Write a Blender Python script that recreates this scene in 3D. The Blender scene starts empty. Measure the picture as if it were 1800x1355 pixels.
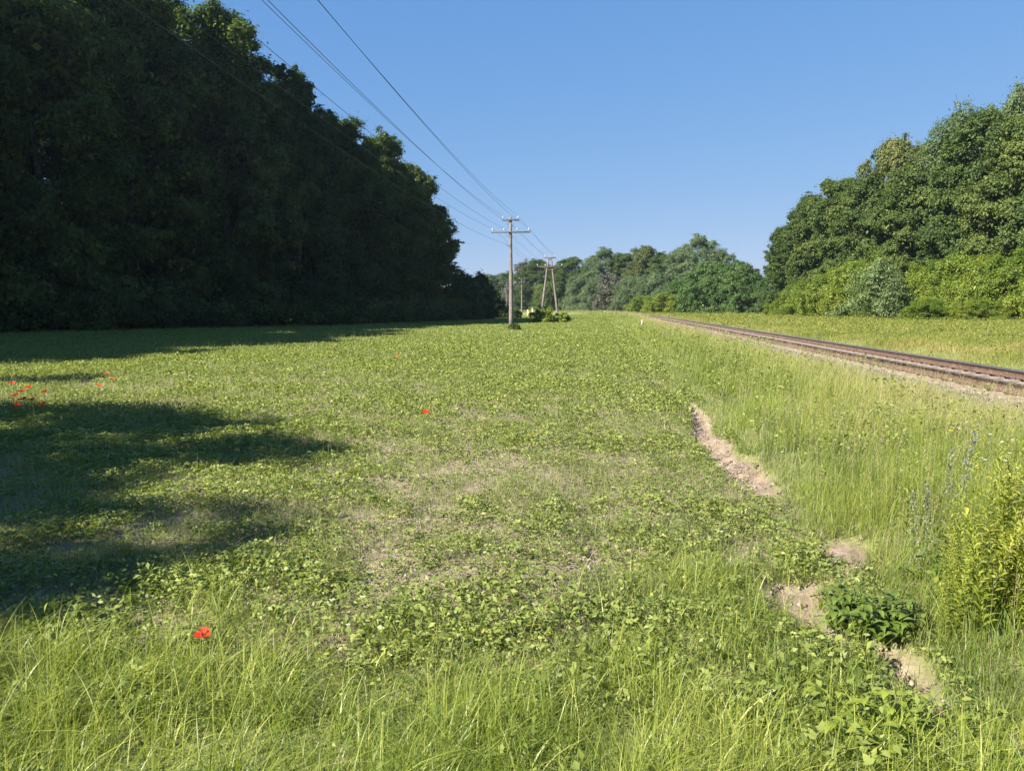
import bpy, math
import numpy as np
from math import radians, sin, cos, tan, pi

rng = np.random.default_rng(7)
S = bpy.context.scene
COL = S.collection

# ------------------------------------------------------------------ camera
EYE = 1.6
PITCH = radians(5.75)
cam_d = bpy.data.cameras.new("camera")
cam = bpy.data.objects.new("camera", cam_d)
COL.objects.link(cam)
cam.location = (0, 0, EYE)
cam.rotation_euler = (radians(90) - PITCH, 0, 0)
cam_d.sensor_width = 36.0
cam_d.lens = 27.2
cam_d.clip_start = 0.05
cam_d.clip_end = 9000
S.camera = cam

# ------------------------------------------------------------------ sky, sun, exposure
SUN_EL = radians(37)
SUN_DIR = np.array([-0.82 * cos(SUN_EL), -0.572 * cos(SUN_EL), sin(SUN_EL)])   # towards the sun
world = bpy.data.worlds.new("World")
S.world = world
world.use_nodes = True
wn = world.node_tree.nodes
wl = world.node_tree.links
for n in list(wn):
    wn.remove(n)
w_out = wn.new("ShaderNodeOutputWorld")
w_bg = wn.new("ShaderNodeBackground")
w_sky = wn.new("ShaderNodeTexSky")
w_sky.sky_type = 'NISHITA'
w_sky.sun_disc = False
w_sky.sun_elevation = SUN_EL
w_sky.sun_rotation = math.atan2(SUN_DIR[0], SUN_DIR[1])
w_sky.altitude = 100
w_sky.air_density = 1.0
w_sky.dust_density = 0.35
w_sky.ozone_density = 5.0
w_bg.inputs['Strength'].default_value = 0.06
# camera-like response of the clear sky: the horizon is held back in green and blue
w_sep = wn.new("ShaderNodeSeparateColor")
w_com = wn.new("ShaderNodeCombineColor")
wl.new(w_sky.outputs[0], w_sep.inputs[0])
K = 0.06 * 2 ** 1.7
for ch, (p, a) in enumerate(((.76, .475), (.47, .530), (.235, .775))):
    n1, n2, n3 = wn.new("ShaderNodeMath"), wn.new("ShaderNodeMath"), wn.new("ShaderNodeMath")
    for n, op in ((n1, 'MULTIPLY'), (n2, 'POWER'), (n3, 'MULTIPLY')):
        n.operation = op
    n1.inputs[1].default_value = K
    n2.inputs[1].default_value = p
    n3.inputs[1].default_value = a / K
    wl.new(w_sep.outputs[ch], n1.inputs[0])
    wl.new(n1.outputs[0], n2.inputs[0])
    wl.new(n2.outputs[0], n3.inputs[0])
    wl.new(n3.outputs[0], w_com.inputs[ch])
wl.new(w_com.outputs[0], w_bg.inputs['Color'])
wl.new(w_bg.outputs[0], w_out.inputs['Surface'])

sun_d = bpy.data.lights.new("sun", 'SUN')
sun_d.energy = 5.0
sun_d.angle = radians(0.53)
sun_d.color = (1.0, 0.93, 0.82)
sun = bpy.data.objects.new("sun", sun_d)
COL.objects.link(sun)
sun.location = tuple(SUN_DIR * 80)
import mathutils
sun.rotation_euler = mathutils.Vector(SUN_DIR).to_track_quat('Z', 'Y').to_euler()

S.view_settings.view_transform = 'Standard'
S.view_settings.look = 'None'
S.view_settings.gamma = 1.0
S.view_settings.exposure = 1.7
S.render.engine = 'CYCLES'
S.cycles.max_bounces = 6
S.cycles.diffuse_bounces = 3
S.cycles.glossy_bounces = 2
S.cycles.transmission_bounces = 4
S.cycles.volume_bounces = 1
S.cycles.use_denoising = True
S.cycles.caustics_reflective = False
S.cycles.caustics_refractive = False

# ------------------------------------------------------------------ layout helpers
F = 1360.0
HEAD = 0.116                                        # heading of the railway, to the right of straight ahead
CH, SH = cos(HEAD), sin(HEAD)


def at(px, py, z=0.0):
    """World point at height z seen at pixel (px, py) of the 1800 x 1355 photograph."""
    u, v = (px - 900) / F, (677.5 - py) / F
    dy, dz = cos(PITCH) + v * sin(PITCH), v * cos(PITCH) - sin(PITCH)
    k = (z - EYE) / dz
    return np.array([u * k, dy * k, z])


def X(px, depth, z=1.6):
    return (px - 900) / F * (depth * cos(PITCH) + (EYE - z) * sin(PITCH))


def Ztop(py, depth):
    v = (677.5 - py) / F
    return EYE + depth * (v * cos(PITCH) - sin(PITCH)) / (cos(PITCH) + v * sin(PITCH))


def smooth(e0, e1, x):
    t = np.clip((x - e0) / (e1 - e0), 0, 1)
    return t * t * (3 - 2 * t)


_P = np.random.default_rng(3).random((64, 64))


def vnoise(x, y):
    """Tileable value noise, 0..1."""
    xi, yi = np.floor(x).astype(int), np.floor(y).astype(int)
    fx, fy = x - xi, y - yi
    fx, fy = fx * fx * (3 - 2 * fx), fy * fy * (3 - 2 * fy)
    a, b = _P[xi % 64, yi % 64], _P[(xi + 1) % 64, yi % 64]
    c, d = _P[xi % 64, (yi + 1) % 64], _P[(xi + 1) % 64, (yi + 1) % 64]
    return (a * (1 - fx) + b * fx) * (1 - fy) + (c * (1 - fx) + d * fx) * fy


def fbm(x, y, o=3):
    r, a, t = 0.0, 1.0, 0.0
    for k in range(o):
        r = r + a * vnoise(x * 2 ** k + 13.7 * k, y * 2 ** k + 5.1 * k)
        t += a
        a *= 0.5
    return r / t


def curve_off(s):
    q = np.clip(s - 110, 0, 150)
    return q * q / 480 + np.clip(s - 260, 0, None) * (2 * 150 / 480)


def track_coords(x, y):
    s = x * SH + y * CH
    return x * CH - y * SH + curve_off(s), s


def track_point(s, L):
    l = L - curve_off(np.asarray(s, float))
    return l * CH + s * SH, s * CH - l * SH


GULLY = [[(2.93, 12.6), (2.65, 10.8), (2.36, 9.4), (2.27, 8.0), (2.24, 7.2), (2.14, 6.25)],
         [(2.18, 4.95), (2.0, 4.55)],
         [(1.62, 4.2), (1.48, 4.05), (1.50, 3.72), (1.66, 3.56), (1.77, 3.42), (1.74, 3.2), (1.73, 3.02)]]
GULLY_W = [[.05, .09, .14, .22, .18, .08], [.16, .10], [.13, .17, .14, .11, .11, .11, .07]]


def gully(x, y):
    best = np.zeros_like(x)
    wob = 0.25 + 1.5 * fbm(x * 6, y * 6, 3)
    for line, ws in zip(GULLY, GULLY_W):
        for (a, b, wa, wb) in zip(line[:-1], line[1:], ws[:-1], ws[1:]):
            ax, ay, bx, by = *a, *b
            t = np.clip(((x - ax) * (bx - ax) + (y - ay) * (by - ay)) / ((bx - ax) ** 2 + (by - ay) ** 2), 0, 1)
            d = np.hypot(x - ax - t * (bx - ax), y - ay - t * (by - ay))
            w = (wa + (wb - wa) * t) * wob
            best = np.maximum(best, 1 - smooth(0.75, 1.25, d / w))
    return best


def ground_z(x, y):
    L, s = track_coords(x, y)
    z = 0.05 * (fbm(x * .35, y * .35) - .5) + 0.03 * (fbm(x * 2.1, y * 2.1, 2) - .5)
    verge = smooth(1.2, 2.4, L) * 0.10 + smooth(2.4, 5.0, L) * 0.05
    verge = verge + smooth(60, 135, s) * smooth(-8, 0, L) * 0.42
    z = z + verge * (1 - smooth(5.2, 5.7, L))
    z = z + smooth(9.4, 10.5, L) * 0.3
    z = z + smooth(20, 60, L) * 0.35
    far = smooth(400, 1200, np.hypot(x, y))
    return z * (1 - far) - 0.09 * gully(x, y)


# ------------------------------------------------------------------ mesh helpers
def make_mesh(name, V, Fc, mats, attrs=None, smooth_shade=False, mat_idx=None):
    """V (n,3); Fc a list of (m,k) index arrays, k = 3 or 4."""
    me = bpy.data.meshes.new(name)
    V = np.asarray(V, np.float32)
    if not isinstance(Fc, list):
        Fc = [Fc]
    Fc = [np.asarray(f, np.int32) for f in Fc if len(f)]
    me.vertices.add(len(V))
    me.vertices.foreach_set("co", V.ravel())
    nl = sum(f.size for f in Fc)
    npoly = sum(len(f) for f in Fc)
    me.loops.add(nl)
    me.loops.foreach_set("vertex_index", np.concatenate([f.ravel() for f in Fc]))
    me.polygons.add(npoly)
    tot = np.concatenate([np.full(len(f), f.shape[1], np.int32) for f in Fc])
    st = np.concatenate([[0], np.cumsum(tot)[:-1]]).astype(np.int32)
    me.polygons.foreach_set("loop_start", st)
    me.polygons.foreach_set("loop_total", tot)
    for m in (mats if isinstance(mats, (list, tuple)) else [mats]):
        me.materials.append(m)
    if mat_idx is not None:
        me.polygons.foreach_set("material_index", np.asarray(mat_idx, np.int32))
    me.update(calc_edges=True)
    if smooth_shade:
        me.polygons.foreach_set("use_smooth", np.ones(npoly, bool))
    for k, a in (attrs or {}).items():
        at_ = me.attributes.new(k, 'FLOAT', 'POINT')
        at_.data.foreach_set("value", np.asarray(a, np.float32))
    return me


def link(name, me, parent=None, loc=(0, 0, 0), rotz=0.0, scale=(1, 1, 1)):
    o = bpy.data.objects.new(name, me)
    COL.objects.link(o)
    o.location = tuple(float(c) for c in loc)
    o.rotation_euler = (0, 0, rotz)
    o.scale = scale
    if parent is not None:
        o.parent = parent
    return o


def tag(o, label=None, cat=None, group=None, kind=None):
    if label:
        o["label"] = label
    if cat:
        o["category"] = cat
    if group:
        o["group"] = group
    if kind:
        o["kind"] = kind
    return o


def copy_tree(o, parent=None):
    c = o.copy()
    COL.objects.link(c)
    if parent is not None:
        c.parent = parent
    for ch in list(o.children):
        copy_tree(ch, c)
    return c


class MB:
    """Collects boxes, tubes and lathes, then builds ONE mesh object."""

    def __init__(self):
        self.V, self.Q, self.T, self.n = [], [], [], 0

    def add(self, V, Q=(), T=()):
        V = np.asarray(V, float)
        if len(Q):
            self.Q.append(np.asarray(Q) + self.n)
        if len(T):
            self.T.append(np.asarray(T) + self.n)
        self.V.append(V)
        self.n += len(V)

    def box(self, c, size, rz=0.0, bev=0.0):
        hx, hy, hz = np.array(size) / 2
        if bev <= 0:
            P = np.array([[sx * hx, sy * hy, sz * hz] for sz in (-1, 1) for sy in (-1, 1) for sx in (-1, 1)])
            Q = [[0, 2, 3, 1], [4, 5, 7, 6], [0, 1, 5, 4], [1, 3, 7, 5], [3, 2, 6, 7], [2, 0, 4, 6]]
        else:                                        # chamfered box: octagonal rings
            rings = []
            for z, i in ((-hz, bev), (-hz + bev, 0), (hz - bev, 0), (hz, bev)):
                a, b = hx - i, hy - i
                rings += [[-a + bev, -b, z], [a - bev, -b, z], [a, -b + bev, z], [a, b - bev, z], [a - bev, b, z], [-a + bev, b, z], [-a, b - bev, z], [-a, -b + bev, z]]
            P = np.array(rings)
            Q = [[8 * r + k, 8 * r + (k + 1) % 8, 8 * r + 8 + (k + 1) % 8, 8 * r + 8 + k] for r in range(3) for k in range(8)]
            Q += [[24, 25, 26, 31], [26, 27, 30, 31], [27, 28, 29, 30], [7, 2, 1, 0], [7, 6, 3, 2], [6, 5, 4, 3]]
        R = np.array([[cos(rz), -sin(rz), 0], [sin(rz), cos(rz), 0], [0, 0, 1]])
        self.add(P @ R.T + np.array(c), Q)

    def tube(self, pts, rad, n=8, cap=True):
        pts = np.asarray(pts, float)
        rad = np.broadcast_to(rad, (len(pts),))
        T = np.gradient(pts, axis=0)
        T /= np.linalg.norm(T, axis=1)[:, None] + 1e-9
        ref = np.array([0, 0, 1.0]) if abs(T[0][2]) < .9 else np.array([1.0, 0, 0])
        A = np.cross(T, ref)
        A /= np.linalg.norm(A, axis=1)[:, None] + 1e-9
        B = np.cross(T, A)
        ph = np.arange(n) / n * 2 * pi
        V = pts[:, None] + rad[:, None, None] * (np.cos(ph)[None, :, None] * A[:, None] + np.sin(ph)[None, :, None] * B[:, None])
        m = len(pts)
        i, k = np.meshgrid(np.arange(m - 1), np.arange(n), indexing='ij')
        Q = np.stack([i * n + k, i * n + (k + 1) % n, (i + 1) * n + (k + 1) % n, (i + 1) * n + k], -1).reshape(-1, 4)
        V = V.reshape(-1, 3)
        T_ = []
        if cap:
            V = np.vstack([V, pts[0], pts[-1]])
            c0, c1 = m * n, m * n + 1
            T_ = [[c0, (k + 1) % n, k] for k in range(n)] + [[c1, (m - 1) * n + k, (m - 1) * n + (k + 1) % n] for k in range(n)]
        self.add(V, Q, T_)

    def mesh(self, name, mat, smooth_shade=False, attrs=None):
        f = []
        if self.Q:
            f.append(np.vstack(self.Q))
        if self.T:
            f.append(np.vstack(self.T))
        V = np.vstack(self.V)
        return make_mesh(name, V, f, mat, attrs, smooth_shade)

    def build(self, name, mat, parent=None, smooth_shade=False, attrs=None):
        return link(name, self.mesh(name, mat, smooth_shade, attrs), parent)


# ------------------------------------------------------------------ materials
def new_mat(name):
    m = bpy.data.materials.new(name)
    m.use_nodes = True
    nt = m.node_tree
    for n in list(nt.nodes):
        nt.nodes.remove(n)
    out = nt.nodes.new("ShaderNodeOutputMaterial")
    return m, nt, out


def ramp(nt, stops):
    r = nt.nodes.new("ShaderNodeValToRGB")
    e = r.color_ramp.elements
    while len(e) < len(stops):
        e.new(0.5)
    for el, (p, c) in zip(e, stops):
        el.position = p
        el.color = (*c, 1)
    return r


def noise(nt, scale, detail=3.0, rough=0.5, coord='Object'):
    tc = nt.nodes.new("ShaderNodeTexCoord")
    n = nt.nodes.new("ShaderNodeTexNoise")
    n.inputs['Scale'].default_value = scale
    n.inputs['Detail'].default_value = detail
    n.inputs['Roughness'].default_value = rough
    nt.links.new(tc.outputs[coord], n.inputs['Vector'])
    return n


def math_node(nt, op, a, b):
    n = nt.nodes.new("ShaderNodeMath")
    n.operation = op
    for k, v in enumerate((a, b)):
        if isinstance(v, (int, float)):
            n.inputs[k].default_value = v
        else:
            nt.links.new(v, n.inputs[k])
    return n.outputs[0]


def leaf_mat(name, stops, transl=0.35, tcol=None, rough=0.5, patch=0.0, pscale=0.6, objvar=0.0, spec=0.3):
    """Foliage: colour from a per-leaf value, drifting in patches over the plant, with light passing through."""
    m, nt, out = new_mat(name)
    a = nt.nodes.new("ShaderNodeAttribute")
    a.attribute_name = "tint"
    v = a.outputs['Fac']
    if patch:
        n = noise(nt, pscale, 3)
        v = math_node(nt, 'ADD', v, math_node(nt, 'MULTIPLY', math_node(nt, 'SUBTRACT', n.outputs[0], 0.5), patch))
    if objvar:
        oi = nt.nodes.new("ShaderNodeObjectInfo")
        v = math_node(nt, 'ADD', v, math_node(nt, 'MULTIPLY', math_node(nt, 'SUBTRACT', oi.outputs['Random'], 0.5), objvar))
    r = ramp(nt, stops)
    nt.links.new(v, r.inputs[0])
    p = nt.nodes.new("ShaderNodeBsdfPrincipled")
    p.inputs['Roughness'].default_value = rough
    p.inputs['Specular IOR Level'].default_value = spec
    nt.links.new(r.outputs[0], p.inputs['Base Color'])
    t = nt.nodes.new("ShaderNodeBsdfTranslucent")
    mx = nt.nodes.new("ShaderNodeMix")
    mx.data_type = 'RGBA'
    mx.blend_type = 'MULTIPLY'
    mx.inputs[0].default_value = 1.0
    nt.links.new(r.outputs[0], mx.inputs[6])
    mx.inputs[7].default_value = (*(tcol or (1.5, 1.5, 0.6)), 1)
    nt.links.new(mx.outputs[2], t.inputs['Color'])
    ms = nt.nodes.new("ShaderNodeMixShader")
    ms.inputs[0].default_value = transl
    nt.links.new(p.outputs[0], ms.inputs[1])
    nt.links.new(t.outputs[0], ms.inputs[2])
    nt.links.new(ms.outputs[0], out.inputs['Surface'])
    return m


def rough_mat(name, stops, scale=4.0, rough=0.85, bump=0.3, bscale=None, metal=0.0, spec=0.3, detail=5):
    m, nt, out = new_mat(name)
    n = noise(nt, scale, detail, 0.6)
    r = ramp(nt, stops)
    nt.links.new(n.outputs[0], r.inputs[0])
    p = nt.nodes.new("ShaderNodeBsdfPrincipled")
    p.inputs['Roughness'].default_value = rough
    p.inputs['Metallic'].default_value = metal
    p.inputs['Specular IOR Level'].default_value = spec
    nt.links.new(r.outputs[0], p.inputs['Base Color'])
    if bump:
        n2 = noise(nt, bscale or scale * 4, 4, 0.6)
        b = nt.nodes.new("ShaderNodeBump")
        b.inputs['Strength'].default_value = bump
        b.inputs['Distance'].default_value = 0.02
        nt.links.new(n2.outputs[0], b.inputs['Height'])
        nt.links.new(b.outputs[0], p.inputs['Normal'])
    nt.links.new(p.outputs[0], out.inputs['Surface'])
    return m


M = {}
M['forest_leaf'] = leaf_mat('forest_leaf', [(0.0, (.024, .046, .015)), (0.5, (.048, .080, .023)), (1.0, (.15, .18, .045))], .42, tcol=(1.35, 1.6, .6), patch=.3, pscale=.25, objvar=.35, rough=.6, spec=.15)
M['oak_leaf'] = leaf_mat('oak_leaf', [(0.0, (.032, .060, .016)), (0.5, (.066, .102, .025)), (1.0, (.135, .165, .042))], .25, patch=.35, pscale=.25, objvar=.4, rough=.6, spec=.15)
M['grey_leaf'] = leaf_mat('grey_leaf', [(0.0, (.060, .095, .045)), (0.5, (.095, .14, .062)), (1.0, (.16, .20, .10))], .25, patch=.3, pscale=.3, objvar=.3, rough=.6, spec=.15)
M['olive_leaf'] = leaf_mat('olive_leaf', [(0.0, (.050, .075, .022)), (0.5, (.090, .115, .036)), (1.0, (.17, .18, .06))], .25, patch=.4, pscale=.3, objvar=.3, rough=.6, spec=.15)
M['brown_leaf'] = leaf_mat('brown_leaf', [(0.0, (.055, .058, .040)), (0.5, (.090, .090, .062)), (1.0, (.14, .14, .08))], .15, tcol=(1.2, 1.0, .8), patch=.3, pscale=.3)
M['bush_leaf'] = leaf_mat('bush_leaf', [(0.0, (.065, .120, .014)), (0.5, (.135, .190, .024)), (1.0, (.27, .29, .045))], .38, patch=.4, pscale=.35, objvar=.3)
M['green_bush_leaf'] = leaf_mat('green_bush_leaf', [(0.0, (.035, .075, .018)), (0.5, (.065, .12, .026)), (1.0, (.12, .17, .04))], .3, patch=.3, pscale=.35)
M['silver_leaf'] = leaf_mat('silver_leaf', [(0.0, (.065, .12, .03)), (0.5, (.12, .175, .058)), (1.0, (.22, .27, .13))], .25, patch=.3, pscale=.6)
M['bark'] = rough_mat('bark', [(.3, (.05, .042, .034)), (.7, (.14, .12, .10))], 3, .95, .6, 9)
M['pole_wood'] = rough_mat('pole_wood', [(.3, (.10, .084, .076)), (.55, (.165, .142, .132)), (.75, (.22, .195, .185))], 2.2, .9, .4, 20)
M['arm_wood'] = rough_mat('arm_wood', [(.3, (.06, .056, .058)), (.7, (.13, .12, .12))], 4, .9, .3, 20)
M['steel'] = rough_mat('steel', [(.3, (.12, .12, .13)), (.7, (.22, .22, .23))], 6, .55, .1, 30, .6, .5)
M['porcelain'] = rough_mat('porcelain', [(.3, (.30, .32, .34)), (.7, (.42, .44, .46))], 3, .25, 0, spec=.5)
M['wire'] = rough_mat('wire', [(.3, (.03, .033, .036)), (.7, (.05, .053, .056))], .6, .6, 0)


# ------------------------------------------------------------------ ground sheet
def ground_mat():
    m, nt, out = new_mat('field_soil')
    lk = nt.links.new
    fine = noise(nt, 38, 5, .65)
    mid = noise(nt, 1.3, 5, .6)
    soil = ramp(nt, [(.32, (.17, .125, .095)), (.5, (.28, .215, .165)), (.68, (.40, .325, .265))])
    lk(fine.outputs[0], soil.inputs[0])
    thatch = ramp(nt, [(.3, (.085, .115, .03)), (.5, (.16, .18, .055)), (.7, (.26, .25, .12))])
    fine2 = noise(nt, 22, 5, .7)
    lk(fine2.outputs[0], thatch.inputs[0])
    sand = ramp(nt, [(.3, (.13, .095, .07)), (.5, (.245, .185, .14)), (.68, (.36, .285, .22))])
    lk(noise(nt, 9, 6, .65).outputs[0], sand.inputs[0])
    cover = nt.nodes.new("ShaderNodeAttribute")
    cover.attribute_name = "cover"
    bare = nt.nodes.new("ShaderNodeAttribute")
    bare.attribute_name = "bare"
    cv = math_node(nt, 'ADD', cover.outputs['Fac'], math_node(nt, 'MULTIPLY', math_node(nt, 'SUBTRACT', mid.outputs[0], .5), 1.2))
    st = nt.nodes.new("ShaderNodeMapRange")
    st.inputs[1].default_value = .35
    st.inputs[2].default_value = .65
    lk(cv, st.inputs[0])
    m1 = nt.nodes.new("ShaderNodeMix")
    m1.data_type = 'RGBA'
    lk(st.outputs[0], m1.inputs[0])
    lk(soil.outputs[0], m1.inputs[6])
    lk(thatch.outputs[0], m1.inputs[7])
    m2 = nt.nodes.new("ShaderNodeMix")
    m2.data_type = 'RGBA'
    lk(bare.outputs['Fac'], m2.inputs[0])
    lk(m1.outputs[2], m2.inputs[6])
    lk(sand.outputs[0], m2.inputs[7])
    p = nt.nodes.new("ShaderNodeBsdfPrincipled")
    p.inputs['Roughness'].default_value = .95
    p.inputs['Specular IOR Level'].default_value = .15
    lk(m2.outputs[2], p.inputs['Base Color'])
    b = nt.nodes.new("ShaderNodeBump")
    b.inputs['Strength'].default_value = .9
    b.inputs['Distance'].default_value = .03
    lk(noise(nt, 26, 6, .7).outputs[0], b.inputs['Height'])
    lk(b.outputs[0], p.inputs['Normal'])
    lk(p.outputs[0], out.inputs['Surface'])
    return m


def geo(a, b, n):
    return a * (b / a) ** (np.arange(1, n + 1) / n)


def build_ground():
    xr = np.arange(-7, 7.01, .06)
    xs = np.concatenate([-7 - geo(.08, 1500, 75)[::-1], xr, 7 + geo(.08, 1500, 75)])
    ya = np.arange(1.2, 14.01, .06)
    ys = np.concatenate([1.2 - geo(.3, 400, 22)[::-1], ya, 14 + geo(.07, 1600, 110)])
    Xg, Yg = np.meshgrid(xs, ys, indexing='ij')
    x, y = Xg.ravel(), Yg.ravel()
    g = gully(x, y)
    z = ground_z(x, y)
    near = np.exp(-np.hypot(x, y - 4) / 14)
    z = z + near * (.03 * (fbm(x * 7, y * 7, 2) - .5) + .10 * g * (fbm(x * 9, y * 9, 3) - .5) * 1.8)
    n1, n2 = len(xs), len(ys)
    i, k = np.meshgrid(np.arange(n1 - 1), np.arange(n2 - 1), indexing='ij')
    Q = np.stack([i * n2 + k, (i + 1) * n2 + k, (i + 1) * n2 + k + 1, i * n2 + k + 1], -1).reshape(-1, 4)
    L, s = track_coords(x, y)
    cov = .38 + .15 * smooth(10, 30, np.hypot(x, y)) + .25 * smooth(30, 60, np.hypot(x, y)) + .5 * smooth(1.2, 1.9, L) + .35 * (1 - smooth(3.0, 3.8, y))
    me = make_mesh('ground', np.stack([x, y, z], -1), Q, ground_mat(), {'cover': np.clip(cov, 0, 1), 'bare': g}, True)
    tag(link('ground', me), kind='structure')


build_ground()

# ------------------------------------------------------------------ railway
RAIL_TOP = .34
NEAR_L, FAR_L = 6.9, 8.4


def sweep(profile, ss, L0, closed=True):
    """Profile (l, z) swept along the track; returns V, Q."""
    prof = np.asarray(profile, float)
    n, m = len(prof), len(ss)
    V = np.zeros((m, n, 3))
    for k, (l, z) in enumerate(prof):
        xx, yy = track_point(ss, L0 + l)
        V[:, k] = np.stack([xx, yy, np.full(m, z)], -1)
    nk = n if closed else n - 1
    i, k = np.meshgrid(np.arange(m - 1), np.arange(nk), indexing='ij')
    Q = np.stack([i * n + k, i * n + (k + 1) % n, (i + 1) * n + (k + 1) % n, (i + 1) * n + k], -1)
    return V.reshape(-1, 3), Q


def rail(label, L0):
    h = RAIL_TOP
    b = .175                                            # rail height
    prof = [(-.070, h - b), (-.070, h - b + .012), (-.013, h - b + .032), (-.010, h - .050), (-.036, h - .040), (-.038, h - .010), (-.030, h - .001),
            (.030, h - .001), (.038, h - .010), (.036, h - .040), (.010, h - .050), (.013, h - b + .032), (.070, h - b + .012), (.070, h - b)]
    ss = np.concatenate([np.arange(-10, 110, 2.0), np.arange(110, 320, 3.0)])
    V, Q = sweep(prof, ss, L0)
    mi = np.zeros(Q.shape[:2], int)
    mi[:, 6] = 1
    mi[:, [4, 5] if L0 > 8 else [7, 8]] = 1           # the gauge side of the head is worn bright
    if L0 < 8:
        mi[:, [3, 4]] = 2                              # near-black underside and field side of the near head
    me = make_mesh('rail', V, Q.reshape(-1, 4), [M['rust'], M['rail_top'], M['rail_dark']], mat_idx=mi.ravel())
    return tag(link('rail', me), label, 'rail', 'rails of the single railway track')


M['rust'] = rough_mat('rust', [(.3, (.060, .036, .026)), (.55, (.105, .064, .047)), (.75, (.155, .10, .075))], 7, .85, .3, 60)
M['rail_dark'] = rough_mat('rail_dark', [(.3, (.016, .012, .010)), (.7, (.032, .024, .020))], 7, .7, .2, 60)
M['rail_top'] = rough_mat('rail_top', [(.3, (.30, .30, .31)), (.7, (.42, .42, .43))], 5, .32, .05, 40, .9, .5)
M['sleeper'] = rough_mat('sleeper', [(.3, (.11, .085, .072)), (.5, (.19, .15, .13)), (.7, (.28, .23, .20))], 6, .9, .4, 30)
rail('near rail of the railway track, brown rusty side above the ballast', NEAR_L)
rail('far rail of the railway track, beside the far meadow, with blue-grey shiny top', FAR_L)


def ballast():
    ss = np.concatenate([np.arange(-10, 12, .5), np.arange(12, 45, .12), np.arange(45, 110, .6), np.arange(110, 320, 3.0)])
    ls = np.concatenate([np.linspace(-2.2, -1.32, 14), np.linspace(-1.25, 1.25, 22), np.linspace(1.32, 2.2, 8)])
    V, Q = sweep([(l, 0) for l in ls], ss, 7.65, False)
    l = np.tile(ls, len(ss))
    z = .105 - .145 * smooth(1.3, 2.2, np.abs(l))
    z = z + .055 * (fbm(V[:, 0] * 11, V[:, 1] * 11, 2) - .5)
    V[:, 2] = z
    mt = rough_mat('ballast_stone', [(.3, (.045, .038, .034)), (.5, (.090, .077, .070)), (.7, (.15, .13, .12))], 24, .95, .9, 45)
    tag(link('railway_ballast', make_mesh('railway_ballast', V, Q.reshape(-1, 4), mt)), kind='structure')
    # loose stones over the shoulder nearest the camera
    n = 26000
    s = 9 + 60 * rng.random(n) ** 1.7
    L = 7.65 + np.where(rng.random(n) < .88, rng.uniform(-2.25, -1.2, n), rng.uniform(-1.2, 1.6, n))
    keep = rng.random(n) < np.clip((.62 - .9 * (fbm(s * .7, L * .9) - .5)) , 0, 1)
    s, L = s[keep], L[keep]
    n = len(s)
    xx, yy = track_point(s, L)
    zz = .112 - .145 * smooth(1.3, 2.2, np.abs(L - 7.65))
    o = np.array([[1, 0, 0], [0, 1, 0], [-1, 0, 0], [0, -1, 0], [0, 0, 1], [0, 0, -1]], float)
    r = rng.uniform(.018, .042, n)
    P = o[None] * r[:, None, None] * rng.uniform(.6, 1.25, (n, 6, 3)) + rng.normal(0, .25, (n, 6, 3)) * r[:, None, None]
    P += np.stack([xx, yy, zz], -1)[:, None]
    T = np.array([[0, 1, 4], [1, 2, 4], [2, 3, 4], [3, 0, 4], [1, 0, 5], [2, 1, 5], [3, 2, 5], [0, 3, 5]])
    Fc = (np.arange(n) * 6)[:, None, None] + T[None]
    mt2 = leaf_mat('loose_stone', [(0, (.05, .044, .042)), (.5, (.105, .092, .088)), (1, (.21, .185, .175))], 0.0, rough=.9)
    me = make_mesh('gravel', P.reshape(-1, 3), Fc.reshape(-1, 3), mt2, {'tint': np.repeat(rng.random(n), 6)})
    tag(link('gravel', me), 'loose grey and pinkish ballast stones beside the track', 'gravel', kind='stuff')


ballast()


def sleepers():
    mb = MB()
    mb.box((0, 0, -.06), (2.5, .25, .18), bev=.02)
    me = mb.mesh('sleeper', M['sleeper'])
    fmes = []
    for l in (-.75, .75):
        fb = MB()
        fb.box((l, 0, .034), (.34, .16, .012))
        for d in (-.11, .11):
            fb.box((l + d, 0, .054), (.055, .10, .03), bev=.008)
        fmes.append(fb.mesh('rail_fastening', M['rust']))
    root = None
    k = 0
    s = 8.0
    while s < 150 and k < 230:
        xx, yy = track_point(s, 7.65)
        x2, y2 = track_point(s + .5, 7.65)
        ang = math.atan2(y2 - yy, x2 - xx) - pi / 2
        if root is None:
            root = link('sleeper', me, None)
            for fme in fmes:
                link('rail_fastening', fme, root)
            o = root
        else:
            o = copy_tree(root)
        o.location = (float(xx), float(yy), .122)
        o.rotation_euler = (0, 0, ang + rng.normal(0, .01))
        tag(o, 'weathered pale sleeper lying crosswise under the two rails', 'sleeper', 'sleepers of the railway track')
        s += .62
        k += 1


sleepers()


# ------------------------------------------------------------------ foliage generators
def unit(v):
    return v / (np.linalg.norm(v, axis=-1, keepdims=True) + 1e-9)


def leaf_quads(c, nrm, axis, ln, wd):
    """One bent four-sided leaf per row."""
    axis = unit(axis - nrm * np.sum(axis * nrm, -1, keepdims=True))
    side = np.cross(nrm, axis)
    ln, wd = ln[:, None], wd[:, None]
    base = c - axis * ln * .5
    tip = c + axis * ln * .5 - nrm * ln * .12
    a = c + side * wd * .5 + nrm * wd * .14 - axis * ln * .06
    b = c - side * wd * .5 + nrm * wd * .14 - axis * ln * .06
    V = np.stack([base, a, tip, b], 1).reshape(-1, 3)
    return V


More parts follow.
